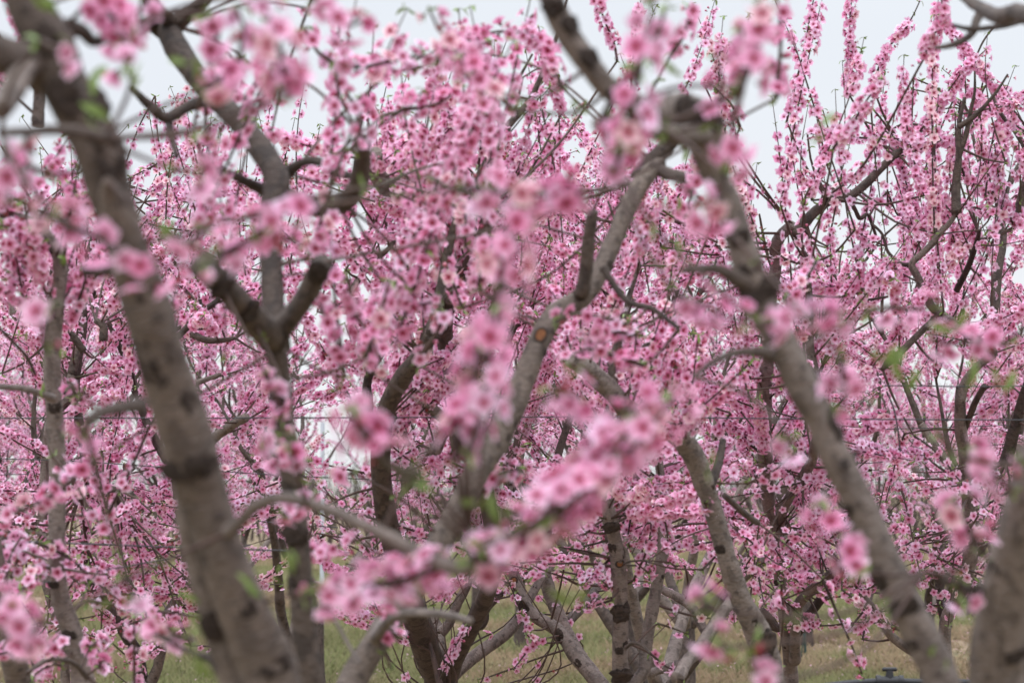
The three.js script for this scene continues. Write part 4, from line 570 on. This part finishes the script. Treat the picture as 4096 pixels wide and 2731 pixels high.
for (const [d, pts, o] of [[7.0, [[1372, -20], [1385, 40], [1409, 90], [1418, 140]], { density: 110 }], [7.0, [[1237, 60], [1255, 140], [1272, 195], [1292, 258]], { density: 120 }], [7.0, [[1232, 235], [1205, 320], [1172, 390]], { density: 105 }], [7.0, [[1098, 235], [1105, 308], [1100, 378]], { density: 120 }], [7.0, [[1125, 255], [1130, 310], [1135, 380]], { density: 100 }], [7.0, [[1030, 235], [1038, 300], [1050, 360]], { density: 40 }]]) spray(tA, 'V', 6.5, 6.6, pts, { ...o, density: o.density * 1.35 });
for (const l of [a2, a4, tA.limbs[1], tA.limbs[4]]) grow(tA, l.curve.getPoint(1), V3((tA.r() - 0.5) * 0.6, 1, -0.2), 0.6, 0.017, 1, { shoots: 18 });
for (let i = 0; i < 20; i++) { const r = tA.r, a = at(1500 + 900 * r(), 2560 + 240 * r(), 7.4 + 1.2 * r()), dx = (r() - 0.45) * 0.7, h = 0.25 + 0.5 * r(); shoot(tA, [V3(tA.base.x + (a.x - tA.base.x) * 0.35, a.y - 0.12, a.z), a, a.clone().add(V3(dx * 0.5, h * 0.55, 0.05)), a.clone().add(V3(dx, h, 0.1 - 0.2 * r()))], { r0: 0.0035, r1: 0.0011, density: r() < 0.2 ? 12 : 0, leaves: 0.6, m: 'twig' }); }
for (const [pts, o] of [[[[100, 1520], [170, 1400], [220, 1250]], { density: 4 }], [[[560, 1400], [640, 1250], [720, 1000], [770, 950]], { density: 6 }], [[[800, 1400], [930, 1290], [1100, 1200], [1200, 1100]], { density: 4 }], [[[620, 1050], [760, 960], [880, 880]], { density: 6 }]]) spray(tA, 't8', 7.9, 8.1, pts, { leaves: 1, ...o });
upright(tA, 22, 860, 1320, 60, 330, 6.6, 8.2);
low(tA, 26, 640, 1150, 1080, 1300, 7, 8.4);
finish(tA);

const tP = tree('peach tree with a slim pale upright limb before the wires, bent at a knot', foot(290, 5.2), 0, { individuals: 200, density: 82, freeLine: true, singleShoots: 60, minY: 1.1 });
trunk(tP, 0.8, 0.055, {});
const p1 = trace(tP, 'V', 5.2, 5.0, [[190, 1568, 52], [176, 1500, 50], [162, 1445, 48], [142, 1390, 44], [132, 1330, 38], [130, 1230, 38], [131, 1120, 39], [130, 1030, 40], [124, 950, 40], [118, 870, 42], [122, 780, 38], [128, 690, 38], [138, 620, 34], [128, 575, 30], [95, 530, 28], [55, 505, 26], [0, 488, 24], [-60, 470, 22]], { m: M.paleGrey, from: [[tP.fork.clone(), 0.045]], knots: 6 });
trace(tP, 'V', 5.2, 5.0, [[50, 1590, 62], [28, 1500, 58], [15, 1430, 54], [-5, 1340, 46], [-20, 1240, 40]], { m: M.pale, knots: 5, from: [[tP.fork.clone(), 0.045]] });
knotAt(tP, p1, 't7', 470, 1230, 80, 70); knotAt(tP, p1, 't4', 370, 1210, 80, 80); knotAt(tP, p1, 't7', 360, 900, 100, 50);
trace(tP, 'V', 5, 4.6, [[122, 915, 20], [95, 905, 16], [55, 893, 15], [0, 888, 15], [-40, 890, 14]], { m: M.pale, knots: 0 }); trace(tP, 't4', 5, 4.8, [[230, 1000, 26], [180, 890, 26], [90, 790, 24], [0, 700, 20], [-60, 640, 18]], { m: M.brown, knots: 0 }); trace(tP, 't7', 5, 4.8, [[580, 1530, 40], [500, 1440, 34], [400, 1410, 32], [280, 1430, 30], [180, 1500, 30]], { m: M.paleDark, knots: 2 });
trace(tP, 't4', 5.5, 5.5, [[0, 200, 30], [60, 195, 26], [130, 175, 20], [200, 160, 14]], { m: M.brown, knots: 0 }); trace(tP, 't4', 5.6, 5.6, [[80, 600, 44], [65, 500, 36], [40, 440, 30], [0, 380, 26]], { m: M.paleGrey, knots: 0 });
for (const [fr, pts, o] of [['V', [[30, 560], [40, 620], [55, 690]], {}], ['V', [[185, 610], [195, 640], [180, 690], [170, 740]], {}], ['V', [[10, 620], [25, 580], [50, 550]], {}], ['V', [[90, 560], [60, 600], [20, 640]], {}], ['t7', [[30, 950], [60, 740], [130, 600], [180, 570]], {}], ['t7', [[140, 960], [200, 870], [260, 830]], {}], ['t7', [[220, 1560], [240, 1500], [350, 1440], [400, 1450]], { density: 45 }], ['t4', [[430, 1130], [470, 1080], [520, 1200]], { density: 60 }], ['V', [[0, 440], [60, 470], [110, 490]], {}], ['V', [[160, 420], [190, 460], [230, 480]], {}], ['t7', [[600, 1330], [650, 1290], [720, 1310]], { density: 90 }], ['t7', [[660, 1460], [690, 1400]], { density: 100 }]]) spray(tP, fr, 5, 5.1, pts, { density: 90, ...o });
sprout(tP, p1, 22, { t0: 0.62, min: 0.15, max: 0.5 }); grow(tP, at(150, 500, 5.2), V3(-0.2, 1, -0.1), 0.35, 0.014, 1, { shoots: 20 });
leaves(tP, 't4', 4.8, [[440, 250], [430, 910], [300, 1140], [560, 1140], [180, 750]], 1.2);
low(tP, 12, 0, 330, 1150, 1480, 4.6, 5.4, 70);
finish(tP);

const tK = tree('peach tree behind the thick blurred limb, dark limbs crossing above a row of wires', foot(620, 8.4), 1, { individuals: 200, density: 108, singleShoots: 90, minY: 1.05 });
trunk(tK, 0.75, 0.06, {});
const k1 = trace(tK, 't7', 8.4, 8.2, [[960, 1600, 90], [930, 1390, 80], [870, 1290, 80], [770, 1140, 78], [680, 1010, 76], [620, 880, 72], [580, 760, 66], [560, 600, 56], [600, 380, 50], [570, 150, 46], [540, -60, 40]], { m: M.brown, from: [[tK.fork.clone(), 0.05]], knots: 7 });
trace(tK, 't7', 8.4, 8.2, [[1000, 1600, 80], [1060, 1450, 70], [1110, 1140, 78], [1180, 1030, 84], [1240, 900, 80], [1250, 780, 70], [1230, 600, 56], [1190, 380, 46], [1160, 150, 40]], { m: M.pale, knots: 7, from: [[tK.fork.clone(), 0.05]] });
trace(tK, 't7', 8.3, 8.2, [[440, 1600, 66], [420, 1330, 60], [290, 800, 70], [280, 500, 64], [300, 100, 60], [340, -200, 56], [460, -350, 60], [480, -500, 60]], { m: M.pale, knots: 8 });
trace(tK, 't4', 7.2, 7.2, [[1150, 800, 40], [1250, 690, 44], [1320, 610, 44], [1400, 550, 40], [1470, 500, 34]], { m: M.brownDark, knots: 2 }); trace(tK, 't4', 7.2, 7.2, [[1250, 660, 36], [1320, 685, 42], [1385, 670, 44], [1350, 580, 30], [1340, 500, 26]], { m: M.brownDark, knots: 2 }); trace(tK, 't4', 7.3, 7.3, [[1280, 730, 50], [1370, 770, 48], [1460, 775, 40], [1580, 760, 24]], { m: M.paleDark, knots: 3 });
trace(tK, 't4', 7.4, 7.2, [[1330, 1530, 70], [1460, 1410, 66], [1560, 1340, 64], [1650, 1290, 60]], { m: M.pale, knots: 4 }); trace(tK, 't4', 7.2, 7.2, [[1320, 1060, 40], [1400, 1030, 34], [1480, 1000, 26]], { m: M.pale, knots: 2 }); trace(tK, 't4', 7.4, 7.4, [[690, 780, 60], [690, 680, 54], [640, 640, 40]], { m: M.brown, knots: 2 }); trace(tK, 't4', 7.4, 7.4, [[560, 850, 50], [480, 740, 50], [400, 700, 44]], { m: M.brownDark, knots: 2 });
trace(tK, 't7', 8, 8, [[640, 160, 50], [700, 170, 44], [790, 180, 44], [850, 150, 40], [900, 120, 30]], { m: M.brown, knots: 2 }); trace(tK, 't7', 7.8, 7.8, [[540, 290, 40], [630, 265, 44], [770, 268, 44]], { m: M.brown, knots: 0 });
for (const l of tK.limbs.slice(1)) { sprout(tK, l, Math.round(l.len * 22), { t0: 0.3, min: 0.15, max: 0.5, up: 0.4 }); }
for (const l of tK.limbs.slice(1, 4)) grow(tK, l.curve.getPoint(1), V3((tK.r() - 0.5) * 0.8, 1, -0.1), 0.8, 0.017, 1, { shoots: 17 });
for (const [pts, o] of [[[[480, 540], [640, 440], [740, 370], [820, 330]], {}], [[[720, 560], [820, 470], [900, 520], [1000, 580]], {}], [[[460, 700], [560, 640], [700, 640], [820, 640], [950, 660], [1080, 680], [1200, 740]], {}], [[[1000, 680], [1100, 650], [1200, 640]], {}], [[[470, 1040], [560, 960], [650, 940], [720, 860]], { density: 70 }], [[[1040, 850], [1130, 810], [1200, 850], [1180, 920]], { density: 100 }], [[[1030, 960], [1070, 970], [1080, 1000]], { density: 110 }], [[[950, 1360], [1020, 1370]], { density: 90 }], [[[740, 1290], [840, 1380], [900, 1400]], { density: 30 }], [[[850, 470], [960, 400], [1090, 360]], {}], [[[1210, 960], [1280, 1010], [1300, 1060]], { density: 70 }], [[[560, 300], [640, 340], [700, 420]], {}]]) spray(tK, 't7', 7.8, 8, pts, { density: 80, leaves: 3, ...o });
upright(tK, 21, 330, 740, 150, 330, 7.2, 9); upright(tK, 10, 120, 330, 330, 420, 7.2, 9);
low(tK, 44, 20, 560, 1120, 1420, 7.6, 8.8); low(tK, 12, 60, 480, 1380, 1530, 7.6, 8.4, 45);
finish(tK);

// ---------------------------------------------------------------- rows of peach trees behind
function rowTree(label, x, z, lod, o = {}) {
  const t = tree(label, V3(x, 0, -z), lod, { density: lod === 2 ? 62 : 80, minY: 1.05, singleShoots: lod === 1 ? 60 : 0, ...o }), r = t.r, a0 = r() * 6.283, n = 4 + (r() < 0.5 ? 1 : 0);
  trunk(t, 0.55 + 0.15 * r(), 0.052, { knots: 0 });
  for (let k = 0; k < n; k++) {
    const a = a0 + k / n * 6.283 + (r() - 0.5) * 0.5, out = V3(Math.cos(a), 0, Math.sin(a)), P = [t.fork.clone()], R = [0.034]; let p = t.fork.clone(), d = out.clone().multiplyScalar(0.75).add(V3(0, 0.7, 0)).normalize(); const L = 1.25 + 0.4 * r();
    for (let s = 1; s <= 5; s++) { d.add(V3((r() - 0.5) * 0.3, 0.12 + (r() - 0.5) * 0.2, (r() - 0.5) * 0.3)).normalize(); p = p.clone().addScaledVector(d, L / 5); P.push(p); R.push(mix(0.033, 0.017, s / 5)); }
    const l = addLimb(t, P, R, { m: r() < 0.5 ? M.pale : M.brown, knots: lod === 1 ? 4 : 0 });
    sprout(t, l, 9, { t0: 0.35, min: 0.15, max: 0.5, up: 0.3 });
    for (let q = 0; q < 2; q++) grow(t, l.curve.getPoint(q ? 0.4 + 0.5 * r() : 1), d.clone().add(V3((r() - 0.5) * 1.5, 0.4, (r() - 0.5) * 1.5)), 0.55 + 0.3 * r(), 0.015, 1, { shoots: lod === 2 ? 10 : 12 });
  }
  finish(t);
}
const rows = [[10.8, [-2.6, 0.45, 2.6], 1, ['bushy peach tree a row behind, seen left of the cut grey Y limb', 'bushy peach tree a row behind, between the slanting limb and the plumb-straight one', 'bushy peach tree a row behind, thick with blossoms under open sky']], [14, [-3.2, -1.2, 0.9, 3.0], 1], [18, [-4.0, -1.6, 0.8, 3.2], 2], [22.5, [-4.9, -2.4, 0.1, 2.7, 5.1], 2], [28, [-6, -3.2, -0.5, 2.3, 5.0], 2], [35, [-8, -4.8, -1.6, 1.6, 4.8, 8], 2]];
{
  const r = rng(4242); let k = 0;
  for (const [z, xs, lod, labels] of rows) xs.forEach((x, i) => rowTree(labels ? labels[i] : 'pink flowering peach tree in the orchard rows behind the sharp trees', x + (r() - 0.5) * 0.5, z + (r() - 0.5) * 0.8, lod, labels ? { individuals: 60 } : { group: 'peach trees in the rows behind' }));
}

// ---------------------------------------------------------------- wires, stakes, irrigation valve, far pole
function tag(o, label, category, group) { o.userData = { label, category, ...(group ? { group } : {}) }; return o; }
function wire(pts, r, label, name = 'trellis_wire') { const o = mesh(numbered(name), new THREE.TubeGeometry(new THREE.CatmullRomCurve3(pts), 40, r * 0.75, 6), M.wire, scene); return tag(o, label, 'wire'); }
wire([at(-900, 1672, 6.6), at(700, 1672, 6.6), at(2500, 1668, 6.6), at(3100, 1674, 6.6), at(4100, 1680, 6.6), at(5000, 1682, 6.6)], 0.0028, 'thick dark wire strung level across the orchard, the topmost long one');
wire([at(-600, 1820, 7.2), at(300, 1845, 7.2), at(640, 1868, 7.2), at(1200, 1905, 7.2), at(2000, 1935, 7.2)], 0.0024, 'dark wire sagging gently behind the thick scarred limb');
wire([at(-400, 2150, 6.0), at(250, 2172, 6.0), at(750, 2190, 6.0), at(1400, 2210, 6.0)], 0.003, 'dark wire at half height behind the slim pale limb, lowest one that runs level');
wire([at(-300, 2400, 5.6), at(0, 2370, 5.6), at(260, 2310, 5.6), at(480, 2270, 5.7), at(720, 2225, 5.9), at(1000, 2180, 6.0)], 0.0028, 'dark wire slanting up across the slim pale limb from the lower corner');
wire([at(300, 1960, 8), at(500, 1990, 8), at(700, 2030, 8), at(1000, 2080, 8), at(1350, 2110, 8)], 0.0024, 'thin dark wire sloping down to the scarred limb under the bare branches');
wire([at(2850, 1735, 8.6), at(3200, 1722, 8.6), at(3700, 1712, 8.8), at(4300, 1690, 9)], 0.0022, 'thin black wire just below the topmost one, behind the grey upright limb');
wire([at(2830, 1765, 8.6), at(3100, 1745, 8.6), at(3430, 1850, 8.6), at(3700, 1815, 8.7), at(4100, 1765, 9)], 0.0022, 'thin black wire that dips and then climbs towards the knotted trunk');
wire([at(3540, 1542, 6.4), at(3700, 1543, 6.4), at(3850, 1546, 6.4), at(4200, 1544, 6.4), at(4700, 1545, 6.4)], 0.0026, 'short dark wire high among blossoms under the blurred leaves');
wire([at(3548, 1565, 6.4), at(3575, 1630, 6.4), at(3592, 1710, 6.4), at(3603, 1808, 6.4)], 0.0032, 'black tie cord dangling down from the short dark wire', 'tie_cord');
wire([at(-300, 1005 + 900, 9), at(400, 1905, 9), at(900, 2000, 9), at(1500, 2040, 9)], 0.0022, 'faint dark wire furthest back behind the slim pale limb');

{ // black irrigation pipe with a valve
  const D = 16, c = at(3560, 2698, D), g = new THREE.Group(); g.name = 'irrigation_valve'; g.position.set(c.x, 0, c.z); tag(g, 'black plastic irrigation pipe with a capped valve near the grass', 'valve'); scene.add(g);
  const y = c.y, cyl = (r0, r1, h, x, yy, z, rz, name, m = M.plastic) => { const o = mesh(name, new THREE.CylinderGeometry(r0, r1, h, 16), m, g); o.position.set(x, yy, z); o.rotation.z = rz; return o; };
  const pipe = mesh('pipe', new THREE.TubeGeometry(new THREE.CatmullRomCurve3([V3(-0.55, y - 0.09, 0.05), V3(-0.25, y - 0.055, 0.02), V3(0, y - 0.045, 0), V3(0.2, y - 0.05, 0), V3(0.75, y - 0.055, 0)]), 30, 0.024, 10), M.plastic, g);
  cyl(0.036, 0.036, 0.14, 0, y - 0.045, 0, Math.PI / 2, 'valve_body'); cyl(0.042, 0.042, 0.03, -0.075, y - 0.045, 0, Math.PI / 2, 'collar'); cyl(0.042, 0.042, 0.03, 0.075, y - 0.045, 0, Math.PI / 2, 'collar'); cyl(0.022, 0.03, 0.06, 0, y, 0, 0, 'valve_neck');
  const h = mesh('handle', new THREE.CapsuleGeometry(0.014, 0.075, 4, 10), M.plastic, g); h.rotation.z = Math.PI / 2; h.position.set(0, y + 0.035, 0);
  cyl(0.026, 0.028, y - 0.04, 0.03, (y - 0.07) / 2, 0, 0, 'riser');
}
for (const [x0, y0, x1, y1, label] of [[3219, 2533, 3226, 2640, 'dark green stake standing upright in the grass behind the pale side arm'], [3216, 2550, 3199, 2642, 'dark green stake leaning against the upright one in the grass']]) {
  const d = 21, a = at(x0, y0, d), b = at(x1, y1, d); b.y = -0.05; const o = mesh(numbered('garden_stake'), new THREE.TubeGeometry(new THREE.LineCurve3(b, a), 8, label.includes('leaning') ? 0.006 : 0.012, 8), M.stake, scene); tag(o, label, 'stake');
}
{ const b = at(1288, 2100, 24), o = mesh('metal_pole', new THREE.CylinderGeometry(0.02, 0.022, 2.2, 12), M.steel, scene); o.position.set(b.x, 1.05, b.z); tag(o, 'pale slim metal pole standing among branches beside the upright limb', 'pole'); }

// ---------------------------------------------------------------- grass, weeds, far hedge
{
  const r = rng(77), b = new Build();
  for (let k = 0; k < 8; k++) { const a = r() * 6.283, q = 0.05 * Math.sqrt(r()), x = Math.cos(a) * q, z = Math.sin(a) * q, h = 0.03 + 0.06 * r(), lx = (r() - 0.5) * 0.07, lz = (r() - 0.5) * 0.07, w = 0.0028, c = r() < 0.5 ? [0.30, 0.24, 0.15] : [0.225, 0.20, 0.105], p = b.v(V3(x - w, 0, z), c.map((v) => v * 0.7)), p1 = b.v(V3(x + w, 0, z + w), c.map((v) => v * 0.7)), m = b.v(V3(x + lx * 0.35, h * 0.65, z + lz * 0.35), c), e = b.v(V3(x + lx, h, z + lz), c.map((v) => v * 1.15)); b.t(p, p1, m); b.t(p1, e, m); }
  const g = b.done(), mats = [], cols = [], q = new THREE.Quaternion(), Y = V3(0, 1, 0);
  for (let i = 0; i < 60000; i++) { const z = 15 + 45 * Math.pow(r(), 1.4), x = (r() - 0.5) * (z * 0.5 + 2), n = noise3(x * 0.5, z * 0.25, 3) * 0.6 + noise3(x * 1.7, z * 0.8, 8) * 0.4, s = 0.6 + 0.9 * r(); if (n < 0.3 && r() < 0.7) continue;
    mats.push(new THREE.Matrix4().compose(V3(x, 0, -z), q.clone().setFromAxisAngle(Y, r() * 6.283), V3(s * 1.2, s * (0.7 + 0.5 * n), s * 1.2))); const k = smooth(0.4, 0.65, n); cols.push(new THREE.Color().setRGB(mix(1.1, 0.8, k), mix(1.02, 1.0, k), mix(1.05, 0.75, k))); }
  const grass = copies('grass', g, new THREE.MeshStandardMaterial({ vertexColors: true, roughness: 0.9, side: THREE.DoubleSide }), scene, mats, cols); tag(grass, 'short dry and green grass growing over the orchard ground', 'grass'); grass.userData.kind = 'stuff';
}
{ // petals shed on the grass
  const r = rng(55), b = new Build(), c = [0.86, 0.55, 0.68], q = [[0, 0], [0.008, 0.005], [0.008, 0.013], [0, 0.017], [-0.008, 0.013], [-0.008, 0.005]].map(([x, z]) => b.v(V3(x, 0.004 * Math.abs(x) / 0.008, z), c)); for (let k = 1; k < 5; k++) b.t(q[0], q[k], q[k + 1]);
  const g = b.done(), mats = []; for (let i = 0; i < 9000; i++) { const z = 14 + 26 * r(), x = (r() - 0.5) * (z * 0.5 + 2); if (noise3(x * 0.6, z * 0.35, 21) < 0.42) continue; mats.push(new THREE.Matrix4().compose(V3(x, 0.02 + 0.03 * r(), -z), new THREE.Quaternion().setFromEuler(new THREE.Euler((r() - 0.5) * 0.9, r() * 6.283, (r() - 0.5) * 0.9)), V3(1, 1, 1))); }
  const o = copies('fallen_petals', g, petalStuff, scene, mats); tag(o, 'pale pink petals shed thinly over the orchard grass', 'petals'); o.userData.kind = 'stuff';
}
{ // low grey brushwood far beyond the last row
  const r = rng(99), geos = [];
  for (let i = 0; i < 1500; i++) { const x = (r() - 0.5) * 60, z = 62 + 14 * r(), h = 0.8 + 1.3 * r() * (0.6 + 0.8 * noise3(x * 0.2, 1, 1)), lx = (r() - 0.5) * 0.9, lz = (r() - 0.5) * 0.5; geos.push(tube([V3(x, 0, -z), V3(x + lx * 0.4, h * 0.5, -z), V3(x + lx, h, -z + lz)], [0.02, 0.013, 0.006], { seg: 4, step: 1, rough: 0, cap: false }).g);
    for (let k = 0; k < 5; k++) { const u = 0.3 + 0.6 * r(), p = V3(x + lx * u, h * u, -z + lz * u); geos.push(tube([p, p.clone().add(V3((r() - 0.5) * 0.5, 0.15 + 0.3 * r(), (r() - 0.5) * 0.4)), p.clone().add(V3((r() - 0.5) * 0.8, 0.4 + 0.3 * r(), (r() - 0.5) * 0.5))], [0.011, 0.008, 0.004], { seg: 3, step: 1, rough: 0, cap: false }).g); } }
  const o = mesh('brushwood', mergeGeometries(geos), M.twigDark, scene); tag(o, 'low grey brown brushwood along the far edge of the field', 'brushwood'); o.userData.kind = 'stuff';
}
let nb = 0, nm = 0; scene.traverse((o) => { if (o.isInstancedMesh) nb += o.count; else if (o.isMesh) nm++; }); console.log('instances', nb, 'meshes', nm);
renderer.render(scene, camera);
